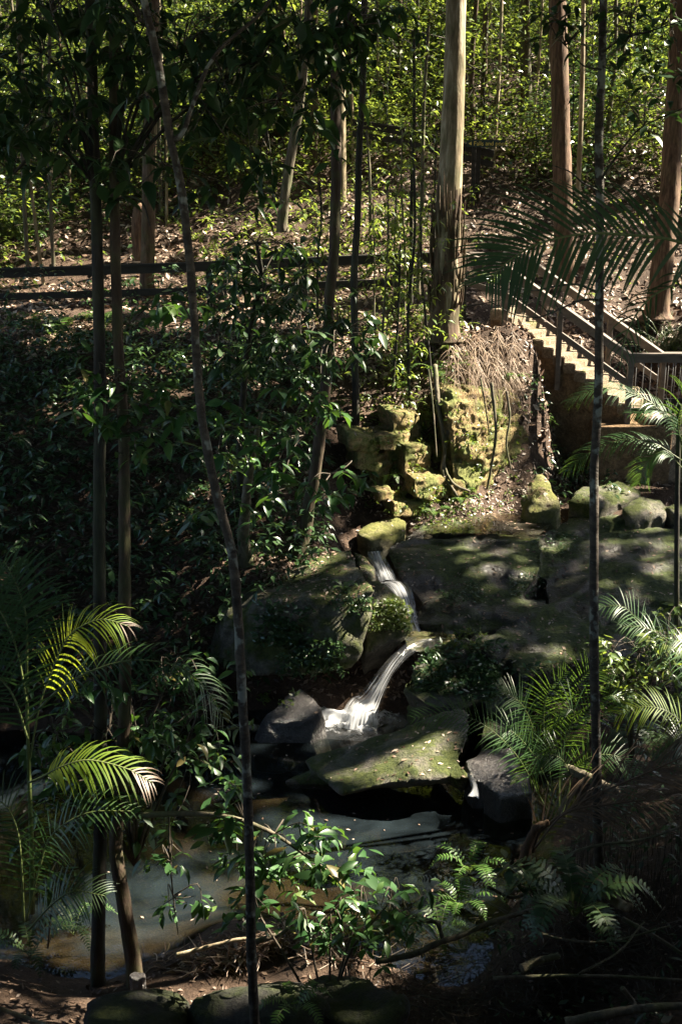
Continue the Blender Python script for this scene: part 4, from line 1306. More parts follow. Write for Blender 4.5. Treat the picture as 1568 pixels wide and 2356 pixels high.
crown(sp, [P(x, y, 7.4) for x, y in ((490, 1815), (525, 1800), (545, 1815), (505, 1840), (540, 1795))], .16, M['leaf_big'], 5, .3, 0, hubs=[P(560, 1880, 7.5)])

# understorey trees with the shiny dark leaves mid left
random.seed(31)
t1 = thing('understorey_tree', 'leaning leafy understorey tree with shiny leaves left of the middle trunk', 'tree', P(565, 1290, 14.6))
pt = [P(565, 1310, 14.6), P(560, 1230, 14.3), P(568, 1130, 13.6), P(580, 1050, 13.0), P(600, 950, 12.6)]
mb = MB(); tube(mb, pt, wid(34, 14.4), wid(8, 12.6), 10, 40, .15, flare=.4); mb.build('trunk', M['bark_mid'], t1)
lst = [(640, 900), (690, 892), (722, 935), (770, 950), (680, 962), (560, 950), (600, 990), (482, 940), (620, 1080), (570, 1062), (530, 1050), (650, 1110), (610, 1140), (790, 1078), (830, 1100), (760, 1135), (700, 1120), (540, 1160), (470, 1175), (745, 1165), (500, 1045), (590, 1030), (640, 1060), (670, 905), (735, 905), (655, 1010), (500, 965), (540, 985), (800, 1130)]
crown(t1, [P(x, y, random.uniform(11.6, 12.6)) for x, y in lst], .25, M['leaf_big'], 6, .35, 1, hubs=pt[2:] + [P(700, 1000, 12.4), P(680, 1110, 12.6), P(520, 1000, 12.4), P(760, 1090, 12.4)], spread=.14, tw=.009)
t2 = thing('understorey_tree', 'tall leafy sapling with dense dark shiny leaves in front of the fence', 'tree', P(560, 1180, 15.6))
pt2 = [P(556, 1200, 15.6), P(552, 1050, 15.0), P(560, 900, 14.2), P(575, 760, 13.4), P(600, 640, 12.8), P(590, 560, 12.6)]
mb = MB(); tube(mb, pt2, wid(20, 15), wid(7, 12.7), 9, 50, .12); mb.build('trunk', M['stem_dark'], t2)
tl = [(random.uniform(460, 720), random.uniform(560, 860)) for _ in range(62)] + [(random.uniform(700, 860), random.uniform(680, 860)) for _ in range(16)] + [(540, 570), (560, 650), (690, 625), (560, 715), (640, 700)]
crown(t2, [P(x, y, random.uniform(12.0, 13.6)) for x, y in tl], .21, M['leaf_dark'], 6, .45, 1, hubs=pt2[2:] + [P(680, 700, 12.8), P(520, 700, 13), P(780, 770, 13), P(650, 820, 13)], spread=.16, tw=.008)

# lower left shrub with big leaves
random.seed(41)
s3 = thing('broadleaf_shrub', 'dark broadleaf shrub over the water at the lower left', 'shrub', P(330, 1950, 8.2))
hubs = [P(x, y, 8.3) for x, y in ((150, 1600), (220, 1560), (300, 1600), (380, 1580), (450, 1640), (250, 1680), (120, 1680), (350, 1700), (430, 1720), (100, 1780), (220, 1790))]
mb = MB()
for h in hubs: tube(mb, [P(310, 1990, 8.2), (P(300, 1850, 8.3) + h) / 2 + R.normal(0, .06, 3), h], wid(10, 8.2), wid(4, 8.2), 6, 14, .1)
mb.build('stems', M['twig'], s3)
crown(s3, rtips(70, 60, 560, 1530, 1770, 7.8, 8.9) + rtips(12, 60, 200, 1760, 1900, 7.6, 8.4) + rtips(8, 240, 420, 1780, 1900, 7.8, 8.4), .155, M['leaf_big'], 6, .4, 1, hubs=hubs, spread=.12)
s4 = thing('broadleaf_shrub', 'small shrub with two bright hanging leaves beside the dark twin trunk', 'shrub', P(120, 2150, 7.6))
crown(s4, [P(x, y, 7.5) for x, y in ((125, 2010), (150, 2040), (110, 2040), (165, 2005), (95, 1960))], .17, M['leaf_big'], 5, .6, 0, hubs=[P(130, 1980, 7.5)])
branch(s4, [P(110, 2180, 7.6), P(120, 2080, 7.5), P(135, 1975, 7.5)], wid(6, 7.5), wid(3, 7.5), M['twig'], 'stem')

# ------------------------------------------------------------------ palms and ferns
def frond_mesh(mb, pts, n=38, Lmax=.34, w=.020, droop=.55, fwd=.55, lift=.15, up=(0, 0, 1), r=.009, tip_from=2, start=.12, prof=.5, jag=.075):
    c = spline(pts, 60)
    t = np.linspace(start, 1, n)
    idx = t * 59
    i0 = np.minimum(idx.astype(int), 58); f = (idx - i0)[:, None]
    p = c[i0] * (1 - f) + c[i0 + 1] * f
    tg = nrm(np.gradient(c, axis=0))
    tg = nrm(tg[i0] * (1 - f) + tg[i0 + 1] * f)
    side = nrm(np.cross(tg, np.asarray(up, float)))
    upv = np.cross(side, tg)
    ln = Lmax * np.clip(np.sin(math.pi * np.clip(.16 + .80 * (t - start) / (1 - start), 0, 1)), 0, 1) ** prof
    ln = ln * R.uniform(.78, 1.06, n)
    for s in (-1, 1):
        d0 = tg * (fwd + .5 * t[:, None] ** 3) + side * s + upv * lift + R.normal(0, jag, (n, 3))
        d = nrm(d0); pos = p.copy(); rows = []
        K = 5
        for k in range(K + 1):
            q = k / K
            wd = nrm(np.cross(d, upv)) * (w * [.55, 1, .95, .75, .45, .04][k] / 2) * (1 - .5 * t[:, None] ** 2)
            sag = np.cross(wd, d) * 0
            rows.append(np.stack([pos - wd, pos + wd], 1))
            d = nrm(d + np.array([0, 0, -1.0]) * droop * (.25 + q) / K * 1.6)
            pos = pos + d * (ln[:, None] / K)
        V = np.stack(rows, 1)                                     # n, K+1, 2, 3
        base = (np.arange(n) * (K + 1) * 2)[:, None]
        kk = np.arange(K)[None]
        Q = np.stack([base + kk * 2, base + kk * 2 + 1, base + kk * 2 + 3, base + kk * 2 + 2], -1)
        g = t <= tip_from; have = R.uniform(0, 1, n) > .07
        V = V[have]; Q = Q[:len(V)]; g = g[have]
        mb.add(V[g].reshape(-1, 3), Q[:g.sum()].reshape(-1, 4), None, 0)
        if (~g).any():
            mb.add(V[~g].reshape(-1, 3), Q[:(~g).sum()].reshape(-1, 4), None, 2)
    tube(mb, c, r, r * .3, 6, 30, m=1)


def frond(parent, pts, mat, **kw):
    mb = MB(); frond_mesh(mb, pts, **kw)
    return mb.build('frond', [M[mat] if isinstance(mat, str) else mat, M['frond_rib'] if 'dead' not in str(mat) else M['dead_rib'], M['dead_palm']], parent)


def PP(lst, Y):
    return [P(a[0], a[1], a[2] if len(a) > 2 else Y) for a in lst]


# left palm
pl = P(72, 2080, 7.3)
palmL = thing('palm', 'slender young palm at the lower left with two sunlit yellow-green fronds', 'palm', pl)
mb = MB(); tube(mb, PP([(74, 2100), (72, 1930), (66, 1760), (62, 1600), (62, 1450)], 7.3), wid(15, 7.3), wid(5, 7.3), 9, 40, .06); mb.build('stem', M['frond_rib'], palmL)
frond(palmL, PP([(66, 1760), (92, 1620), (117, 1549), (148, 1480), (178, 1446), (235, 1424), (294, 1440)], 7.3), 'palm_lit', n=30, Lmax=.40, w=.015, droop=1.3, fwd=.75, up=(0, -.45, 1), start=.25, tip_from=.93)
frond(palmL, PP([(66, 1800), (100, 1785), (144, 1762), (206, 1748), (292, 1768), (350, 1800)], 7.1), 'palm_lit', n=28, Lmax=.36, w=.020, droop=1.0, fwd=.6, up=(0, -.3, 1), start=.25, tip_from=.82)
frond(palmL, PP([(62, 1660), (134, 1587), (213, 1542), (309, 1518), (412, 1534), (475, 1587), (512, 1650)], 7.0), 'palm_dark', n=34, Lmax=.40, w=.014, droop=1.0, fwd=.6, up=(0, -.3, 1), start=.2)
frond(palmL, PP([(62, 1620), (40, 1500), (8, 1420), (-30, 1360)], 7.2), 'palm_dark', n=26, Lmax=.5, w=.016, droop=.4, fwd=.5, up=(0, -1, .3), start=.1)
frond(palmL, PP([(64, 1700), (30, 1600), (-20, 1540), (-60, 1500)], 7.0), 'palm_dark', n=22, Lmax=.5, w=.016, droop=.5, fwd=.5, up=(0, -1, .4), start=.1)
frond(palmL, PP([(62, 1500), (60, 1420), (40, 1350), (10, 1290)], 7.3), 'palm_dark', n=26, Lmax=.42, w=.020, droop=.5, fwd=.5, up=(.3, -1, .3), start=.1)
palm2 = thing('palm', 'dark seedling palm in the lower left corner with low spreading fronds', 'palm', P(60, 2150, 6.9))
for pts, Y in (([(60, 2120), (90, 2000), (120, 1920), (200, 1870), (300, 1865)], 7.0), ([(55, 2120), (50, 2000), (40, 1910), (10, 1850), (-40, 1830)], 6.9), ([(65, 2140), (120, 2080), (170, 2050), (240, 2060)], 7.0)):
    frond(palm2, PP(pts, Y), 'palm_dark', n=24, Lmax=.33, w=.014, droop=.8, up=(0, -.5, 1), start=.15)
for k, (pts, lab) in enumerate((([(20, 1640), (80, 1850)], ''),)):
    pass

# right foreground palm fronds
pr = np.array([3.6, 6.3, 2.0])
palmR = thing('palm', 'large palm beyond the right edge reaching one broad dark frond over the stairs', 'palm', pr)
mb = MB(); tube(mb, [pr - np.array([0, 0, .6]), pr + np.array([0, 0, 1.6]), pr + np.array([-.1, 0, 3.3])], .07, .05, 12, 30, .05); mb.build('stem', M['bark_mid'], palmR)
top = pr + np.array([-.1, 0, 3.3])
frond(palmR, [top, P(1700, 620, 6.4), P(1560, 556, 6.3), P(1440, 540, 6.2), P(1340, 538, 6.1), P(1240, 560, 6.0), P(1170, 600, 5.95), P(1120, 650, 5.9)], 'palm_dark', n=40, Lmax=.54, jag=.04, w=.026, droop=.45, fwd=.75, lift=-.05, up=(0, -1, .45), start=.2, r=.011, prof=.7)
frond(palmR, [top, P(1640, 640, 6.4), P(1540, 660, 6.3), P(1480, 700, 6.25), P(1440, 770, 6.2), P(1425, 850, 6.15)], 'palm_dark', n=16, Lmax=.22, w=.013, droop=1.0, fwd=.8, up=(0, -.6, 1), start=.3)
# stray frond of the small palm on the far side by the thin pole
palmK = thing('palm', 'small palm by the thin pole at the right edge with arching sunlit fronds', 'palm', P(1585, 1560, 11.2))
mb = MB(); tube(mb, PP([(1585, 1600), (1580, 1300), (1572, 1100), (1568, 1000)], 11.2), wid(14, 11.2), wid(8, 11.2), 8, 30, .05); mb.build('stem', M['frond_rib'], palmK)
for pts, mt in (([(1570, 1060), (1500, 1018), (1430, 1012), (1360, 1038), (1300, 1082)], 'palm'), ([(1568, 1010), (1510, 935), (1440, 900), (1380, 893), (1308, 922)], 'palm'), ([(1570, 1020), (1540, 960), (1500, 940), (1450, 950)], 'palm'), ([(1570, 1050), (1560, 960), (1590, 890), (1640, 870)], 'palm'), ([(1572, 1080), (1530, 1040), (1490, 1060), (1470, 1110)], 'palm')):
    frond(palmK, PP(pts, 11.1), mt, n=32, Lmax=.34, w=.013, droop=.85, fwd=.8, up=(0, -.4, 1), start=.18, r=.006)
# small palm right of the pool
palmS = thing('palm', 'small bushy palm with feathery fronds at the right end of the pool', 'palm', P(1290, 1900, 9.8))
for pts, Y, mt in (([(1285, 1880), (1290, 1760), (1310, 1640), (1340, 1560), (1385, 1520)], 10.3, 'palm'), ([(1280, 1880), (1262, 1760), (1250, 1660), (1262, 1590), (1300, 1545)], 10.4, 'palm'),
                   ([(1275, 1880), (1240, 1770), (1230, 1690), (1200, 1620), (1150, 1590)], 10.1, 'palm'), ([(1285, 1880), (1290, 1740), (1320, 1640), (1270, 1640), (1205, 1695)], 9.6, 'palm'),
                   ([(1290, 1880), (1320, 1780), (1360, 1740), (1420, 1740), (1460, 1780)], 9.8, 'palm'), ([(1290, 1880), (1310, 1800), (1290, 1745), (1240, 1740), (1200, 1800)], 9.5, 'palm'),
                   ([(1270, 1880), (1240, 1830), (1190, 1740), (1120, 1672), (1040, 1640), (955, 1652)], 9.9, 'palm'), ([(1285, 1870), (1300, 1720), (1340, 1640), (1400, 1600), (1440, 1620)], 10.2, 'palm'), ([(1282, 1880), (1255, 1790), (1215, 1720), (1170, 1680), (1130, 1700)], 10.0, 'palm')):
    frond(palmS, PP(pts, Y), mt, n=30, Lmax=.34, w=.012, droop=.5, fwd=.6, up=(0, -.7, .9), start=.3, r=.006)
palmT = thing('palm', 'lit yellow-green palm frond clump at the right edge below the shrub', 'palm', P(1600, 1900, 9.2))
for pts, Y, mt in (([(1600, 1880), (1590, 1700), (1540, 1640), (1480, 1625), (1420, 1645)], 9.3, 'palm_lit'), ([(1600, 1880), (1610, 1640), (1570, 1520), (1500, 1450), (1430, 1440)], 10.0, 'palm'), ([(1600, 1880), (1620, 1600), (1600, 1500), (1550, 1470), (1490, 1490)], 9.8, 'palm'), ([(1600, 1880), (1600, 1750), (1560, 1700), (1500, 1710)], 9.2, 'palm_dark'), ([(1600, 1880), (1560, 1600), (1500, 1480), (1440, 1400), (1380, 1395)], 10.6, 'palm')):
    frond(palmT, PP(pts, Y), mt, n=28, Lmax=.36, w=.013, droop=.7, up=(0, -.5, 1), start=.25, r=.006)
# dead frond lying over the right bank
df = thing('dead_frond', 'large brown dead palm frond arching over the right bank', 'palm frond', P(1225, 1960, 8.0))
mb = MB(); frond_mesh(mb, PP([(1225, 1960), (1250, 1905), (1350, 1838), (1470, 1785), (1560, 1745), (1640, 1700)], 8.0), n=34, Lmax=.62, w=.013, droop=.8, fwd=1.5, up=(0, -.7, 1), start=.15, r=.014, jag=.14)
frond_mesh(mb, PP([(1230, 1950), (1300, 1870), (1400, 1850), (1500, 1840), (1600, 1850)], 7.9), n=22, Lmax=.45, w=.012, droop=1.0, fwd=1.4, up=(0, -.7, 1), start=.2, r=.010, jag=.18)
mb.build('frond', [M['dead_palm'], M['dead_rib'], M['dead_palm']], df)
mb = MB(); tube(mb, PP([(1205, 1995), (1212, 1950), (1232, 1905), (1262, 1892)], 8.0), wid(30, 8), wid(16, 8), 10, 16, .25); mb.build('sheath', M['bark_red'], df)


def fern(name, label, pos, n, ln, mat='fern', group=None, spread=1.0, cat='fern'):
    t = thing(name, label, cat, pos, group)
    mb = MB()
    for k in range(n):
        a = k / n * 6.28 + R.uniform(-.4, .4); l = ln * R.uniform(.7, 1.15)
        d = np.array([math.cos(a), math.sin(a), 0]) * spread
        p0 = np.asarray(pos, float)
        frond_mesh(mb, [p0, p0 + d * l * .35 + np.array([0, 0, l * .45]), p0 + d * l * .75 + np.array([0, 0, l * .5]), p0 + d * l + np.array([0, 0, l * .22])], n=16, Lmax=l * .20, w=l * .055, droop=.3, fwd=.25, start=.15, r=.004, prof=.8)
    mb.build('fronds', [M[mat], M['frond_rib'], M['dead_palm']], t)
    return t


for sx, sy, n, ln, mat, lab in (
        (130, 790, 9, .95, 'fern', 'tree fern crown on the dark left bank below the fence'), (240, 760, 7, .5, 'fern', 'small fern right of the tree fern on the left bank'), (60, 560, 7, .5, 'fern', 'fern at the left edge behind the fence rails'), (410, 850, 6, .5, 'fern', 'lone fern on the bank beside the wavy sapling'),
        (1130, 660, 7, .5, 'fern', 'fern at the stair top under the palm frond'), (1010, 880, 5, .6, 'fern', 'long hanging fern on the debris slope'), (920, 900, 6, .4, 'fern', 'small bright fern left of the debris slope'), (1180, 880, 8, .35, 'fern', 'tufty fern against the stair wall'),
        (1060, 1160, 7, .4, 'fern', 'little fern on the ledge above the upper pool'), (1000, 1190, 7, .3, 'fern', 'tiny fern growing over the pale wet ledge'), (890, 1110, 6, .35, 'fern', 'fern hanging on the shaded ledge by the yellow boulder'), (1215, 1150, 8, .4, 'dead_palm', 'withered red-brown fern against the upright rock'),
        (790, 1360, 8, .22, 'fern', 'fern tuft on the top edge of the big mossy block'), (1080, 2010, 8, .45, 'fern', 'fern on the right bank by the water'), (1060, 2090, 7, .4, 'fern', 'low fern under the fallen branch'), (1010, 2150, 7, .35, 'fern', 'fern beside the leafy near shrub'),
        (70, 2200, 8, .45, 'palm_dark', 'dark fern in the lower left corner'), (170, 2150, 7, .4, 'palm_dark', 'dark fern beside the straight dark trunk'), (1420, 1700, 8, .5, 'palm_dark', 'dark fern under the right shrub'), (1500, 1750, 8, .5, 'palm_dark', 'dark fern below the lit palm frond'), (680, 2330, 6, .3, 'fern', 'tiny fern on the bottom boulders')):
    p, nr_, nm = hit(sx, sy)
    fern('fern', lab, p, n, ln, mat)

# fern cushions on rocks: leafy tufts hanging over the stones
def rock_tuft(label, x0, x1, y0, y1, n, size, mat='leaf_bg_dark'):
    mb = MB(); first = None
    for _ in range(n):
        p, nr_, nm = hit(random.uniform(x0, x1), random.uniform(y0, y1))
        if p is None or nm.split('.')[0] in ('water', 'waterfall', 'cascade', 'foam', 'trickle'): continue
        first = p if first is None else first
        k = random.randint(3, 5)
        d = rand_dirs(k, -.7, .2) + nr_ * .7
        put(mb, LEAF_MID, p + nr_ * .02 + R.normal(0, .02, (k, 3)), d, nr_ + R.normal(0, .4, (k, 3)), size * R.uniform(.6, 1.2, k))
    tag(mb.build('rock_plants', M[mat]), label, 'rock plants', kind='stuff')


random.seed(77)
rock_tuft('leafy cushion on the lower front of the big mossy block', 640, 790, 1470, 1545, 170, .085)
rock_tuft('fern growth on the shaded face of the big mossy block', 590, 720, 1390, 1480, 110, .10)
rock_tuft('small plants on the upper corner of the big mossy block', 770, 850, 1370, 1410, 45, .07)
rock_tuft('lush plants covering the wedge rock by the cascade', 850, 940, 1385, 1450, 150, .075, 'leaf_bg')
rock_tuft('plants hanging over the shelf right of the waterfall', 960, 1150, 1480, 1600, 210, .10)
rock_tuft('strip of plants along the moss ridge above the waterfall', 1000, 1120, 1455, 1495, 70, .07, 'leaf_bg')
rock_tuft('dark creeping plants under the dome of the shelf', 1010, 1110, 1345, 1395, 90, .055)
rock_tuft('creeping plants in the hollow of the shelf', 1170, 1250, 1320, 1375, 70, .055)
rock_tuft('plants in the crack of the upper shelf', 1220, 1330, 1225, 1270, 60, .06)
rock_tuft('plants along the shaded ledge above the pool right', 1080, 1300, 1530, 1620, 90, .09)
rock_tuft('leafy tufts hanging on the sandstone ledges', 830, 1215, 910, 1180, 300, .085, 'leaf_bg')
rock_tuft('green tufts on the ledges by the upper pool', 950, 1110, 1150, 1215, 90, .07, 'leaf_bg')
rock_tuft('seedlings on the wet dome left of the foam', 600, 680, 1590, 1640, 14, .09, 'leaf_bg')

# ------------------------------------------------------------------ bank undergrowth
def undergrowth(name, label, n, pick, size, mat, tmpl=LEAF_MID, h=.35):
    mb = MB()
    for _ in range(n):
        x, y = pick()
        z = Gf(x, y)
        if z < .1: continue
        p = np.array([x, y, float(z) + random.uniform(.03, h)])
        rosette(mb, p, size * random.uniform(.7, 1.3), random.randint(4, 7), .25, tmpl)
    return tag(mb.build(name, M[mat]), label, 'undergrowth', kind='stuff')


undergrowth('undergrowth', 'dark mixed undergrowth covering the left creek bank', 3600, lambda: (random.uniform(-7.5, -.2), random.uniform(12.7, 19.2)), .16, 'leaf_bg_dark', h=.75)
undergrowth('undergrowth', 'dark plants filling the hollow between the sandstone and the stair wall', 150, lambda: (random.uniform(3.3, 4.9), random.uniform(17.9, 19.6)), .12, 'leaf_bg_dark', h=.35)
undergrowth('undergrowth', 'leafy stems rising in front of the left fence rails', 170, lambda: (random.uniform(-7, -.8), random.uniform(19.3, 20.6)), .15, 'leaf_bg_dark', h=1.1)
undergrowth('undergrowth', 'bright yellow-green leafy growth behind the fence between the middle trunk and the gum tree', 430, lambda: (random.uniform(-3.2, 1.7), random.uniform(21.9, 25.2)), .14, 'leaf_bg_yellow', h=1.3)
undergrowth('undergrowth', 'low leafy growth dotted over the slope behind the fence', 620, lambda: (random.uniform(-10, 10), random.uniform(23, 31)), .14, 'leaf_bg', h=.7)
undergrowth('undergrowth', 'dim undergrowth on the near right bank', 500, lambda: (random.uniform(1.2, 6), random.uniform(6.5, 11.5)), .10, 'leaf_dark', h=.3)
undergrowth('undergrowth', 'leafy growth along the trail edge below the fence', 380, lambda: (random.uniform(-.6, 2.3), random.uniform(18.2, 20.8)), .12, 'leaf_bg', h=.5)

# thin saplings on the slope in front of and behind the fence, middle
random.seed(55)
for k, (x0, y0, x1, y1, Y, wd) in enumerate(((940, 880, 952, 380, 18.6, 9), (962, 640, 985, 60, 20.3, 11), (945, 660, 952, 90, 20.6, 10), (852, 560, 843, 300, 22, 8), (905, 860, 920, 560, 18.9, 7), (880, 760, 890, 420, 19.5, 6), (990, 850, 968, 520, 18.7, 7), (860, 700, 858, 470, 19.8, 5), (1000, 640, 1004, 300, 20.8, 6), (930, 700, 925, 300, 20.4, 6), (730, 690, 735, 420, 20, 6), (905, 620, 912, 430, 20.5, 5))):
    t, W = trunk_tree('thin_sapling', 'thin leafy sapling among the group left of the gum tree', [(x0, y0, Y), ((x0 * .7 + x1 * .3) + random.uniform(-6, 6), y0 * .66 + y1 * .34, Y), ((x0 * .35 + x1 * .65) + random.uniform(-6, 6), y0 * .33 + y1 * .67, Y), (x1, y1, Y)], wd, wd * .6, M['bark_mid'] if k % 2 else M['stem_dark'], sides=7, group='thin saplings left of the gum tree', up=0, n=24)
    mb = MB()
    for _ in range(34):
        q = random.uniform(.1, 1); j = q * 3; i = min(int(j), 2)
        p = W[i] * (1 - (j - i)) + W[i + 1] * (j - i) + R.normal(0, .20, 3)
        rosette(mb, p, .15, 5, .45, LEAF_MID)
    mb.build('crown', M['leaf_bg'] if k % 3 else M['leaf_bg_yellow'], t)

# vines and hanging roots on the cliff
random.seed(61)
for pts, wd, lab in (([(1000, 840, 18.6), (1008, 930, 18.1), (1022, 1030, 17.75), (1018, 1085, 17.6), (1050, 1140, 17.4)], 12, 'thick pale root running down the sandstone'), ([(1030, 990, 17.9), (1020, 1060, 17.7), (1040, 1110, 17.5), (1080, 1130, 17.6)], 9, 'root curling round the left foot of the sandstone'),
                     ([(1165, 900, 18.1), (1172, 960, 17.95), (1164, 1020, 17.9), (1175, 1080, 17.9)], 6, 'thin root hanging over the right of the sandstone'), ([(1130, 880, 18.1), (1140, 990, 17.9), (1128, 1080, 17.85), (1120, 1125, 17.85)], 8, 'mossy root down the middle of the sandstone'),
                     ([(985, 850, 18.2), (995, 930, 17.8), (1004, 1050, 17.5)], 5, 'slim root left of the thick pale root'), ([(1105, 870, 18.2), (1115, 930, 18.0), (1125, 1000, 17.9)], 4, 'short rootlet above the sandstone')):
    mb = MB(); tube(mb, [P(*p) for p in pts], wid(wd, 18), wid(wd * .6, 18), 8, 40, .22)
    tag(mb.build('hanging_root', M['bark_mid']), lab, 'root')
M['straw'] = leaf_mat('straw', [(0, (.11, .065, .04)), (.5, (.22, .15, .10)), (1, (.36, .27, .19))], .55, .2, (.3, .2, .1))
for k in range(34):
    sx, sy = random.uniform(1030, 1185), random.uniform(735, 860)
    p, nr_, nm = hit(sx, sy)
    if p is None: continue
    e, _, _ = hit(sx + random.uniform(-20, 45), min(sy + random.uniform(80, 190), 985))
    if e is None: continue
    t = thing('dry_frond', 'dry straw-coloured palm frond fallen down the slope above the sandstone', 'dead frond', p, 'dry fronds on the slope above the sandstone')
    mb = MB(); frond_mesh(mb, [p + np.array([0, 0, .10]), (p + e) / 2 + np.array([0, -.1, .22]), e + np.array([0, -.08, .06])], n=14, Lmax=.5, w=.010, droop=1.6, fwd=1.8, start=.05, r=.006, jag=.5)
    mb.build('leaflets', [M['straw'], M['dead_rib'], M['straw']], t)

# fallen branches bottom right
random.seed(71)
BR = [([(864, 2212, 7.0), (949, 2195, 7.0), (1004, 2170, 7.0), (1064, 2150, 7.05), (1134, 2120, 7.1), (1234, 2090, 7.2)], 18, 'long dark fallen branch rising to the right over the near bank'),
      ([(849, 2165, 7.1), (934, 2118, 7.1), (999, 2120, 7.1), (1012, 2140, 7.1), (1019, 2165, 7.05)], 14, 'hooked twig bending down beside the leafy near shrub'),
      ([(1134, 2250, 6.5), (1284, 2244, 6.5), (1420, 2246, 6.5), (1590, 2256, 6.5)], 10, 'thin straight stick lying level near the bottom right'),
      ([(1430, 2112, 7.2), (1500, 2150, 7.1), (1600, 2215, 7.0)], 12, 'grey stick slanting down to the right edge'),
      ([(1199, 2228, 6.6), (1230, 2212, 6.65), (1285, 2198, 6.7)], 24, 'short thick grey branch stub on the bottom bank'),
      ([(1430, 2272, 6.3), (1452, 2300, 6.3), (1466, 2325, 6.25)], 16, 'short crooked brown stick near the bottom right corner'),
      ([(1300, 2352, 6.0), (1434, 2325, 6.0), (1520, 2316, 6.0), (1620, 2312, 6.0)], 26, 'thick log in the bottom right corner'),
      ([(1262, 1992, 8.1), (1310, 2000, 8.0), (1360, 2025, 7.9), (1420, 2075, 7.8), (1450, 2090, 7.7)], 34, 'smooth pale curved log under the dead frond'),
      ([(1300, 1768, 9.6), (1345, 1785, 9.4), (1400, 1812, 9.2), (1420, 1818, 9.1)], 26, 'dark stub log below the small palm'),
      ([(405, 2197, 7.6), (470, 2180, 7.6), (535, 2163, 7.6), (575, 2158, 7.6)], 12, 'pale bleached branch on the litter heap at the pool edge'),
      ([(588, 2165, 7.5), (640, 2150, 7.5), (662, 2135, 7.5)], 16, 'orange-brown bark strip right of the thin sapling'),
      ([(0, 2320, 6.3), (60, 2340, 6.3), (120, 2362, 6.2)], 12, 'pale stick in the bottom left corner'),
      ([(1120, 2040, 7.6), (1200, 2060, 7.6), (1320, 1960, 7.8), (1480, 1930, 7.8), (1570, 1900, 7.8)], 9, 'dark bent branch crossing below the dead frond'),
      ([(1200, 2130, 7.0), (1290, 2160, 6.9), (1400, 2165, 6.9), (1540, 2130, 7.0)], 8, 'thin dark branch sagging across the right bank'),
      ([(1330, 2240, 6.5), (1420, 2190, 6.7), (1480, 2120, 7.0)], 7, 'slim stick leaning up against the right bank')]
for pts, wd, lab in BR:
    mb = MB(); tube(mb, [P(*p) for p in pts], wid(wd, pts[0][2]), wid(wd * .7, pts[0][2]), 9, 40, .18, seed=random.randint(0, 50))
    tag(mb.build('fallen_branch', M['bark_pale'] if 'pale' in lab else (M['bark_mid'])), lab, 'branch')
mb = MB()
for _ in range(900):
    sx, sy = random.uniform(860, 1568), random.uniform(2120, 2360)
    p = onground(sx, sy, 4.5, 9); p = p + np.array([0, 0, random.uniform(0, .15)])
    d = rand_dirs(1, -.15, .35)[0]; ln = random.uniform(.08, .4)
    tube(mb, [p, p + d * ln * .5 + R.normal(0, .015, 3), p + d * ln], random.uniform(.002, .006), .0015, 5, 4)
for _ in range(200):
    sx, sy = random.uniform(1290, 1568), random.uniform(1880, 2060)
    p = onground(sx, sy + 60, 5, 11)
    tube(mb, [p, p + np.array([random.uniform(-.05, .05), 0, random.uniform(.2, .6)])], .003, .001, 5, 3)
tag(mb.build('brushwood', M['twig']), 'tangle of dead twigs over the dark bottom right bank', 'twigs', kind='stuff')
# right bank shrub and the dark mound
s5 = thing('broadleaf_shrub', 'mixed green shrub behind the thin blotchy sapling at the right', 'shrub', P(1450, 1720, 10.6))
hubs = [P(x, y, 10.7) for x, y in ((1420, 1560), (1470, 1500), (1520, 1560), (1450, 1620), (1540, 1480))]
mb = MB()
for h in hubs: tube(mb, [P(1450, 1760, 10.6), (P(1450, 1660, 10.6) + h) / 2, h], wid(6, 10.6), wid(3, 10.6), 6, 10)
mb.build('stems', M['twig'], s5)
crown(s5, rtips(42, 1385, 1580, 1460, 1640, 10.2, 11.2) + rtips(8, 1500, 1568, 1380, 1460, 10.8, 11.2), .15, M['leaf_bg'], 6, .35, 1, hubs=hubs, spread=.12, tmpl=LEAF_MID)
s6 = thing('broadleaf_shrub', 'low plant with pointed dark leaves in front of the dead frond sheath', 'shrub', P(1230, 2060, 7.5))
crown(s6, [P(x, y, 7.5) for x, y in ((1170, 1990), (1200, 2010), (1240, 2030), (1215, 2040), (1260, 2000), (1180, 2030))], .19, M['leaf_dark'], 6, .2, 0, hubs=[P(1230, 2070, 7.5)])
fern('fern', 'shaggy dark fern mound on the right bank', P(1320, 2110, 7.0), 26, .55, 'palm_dark')

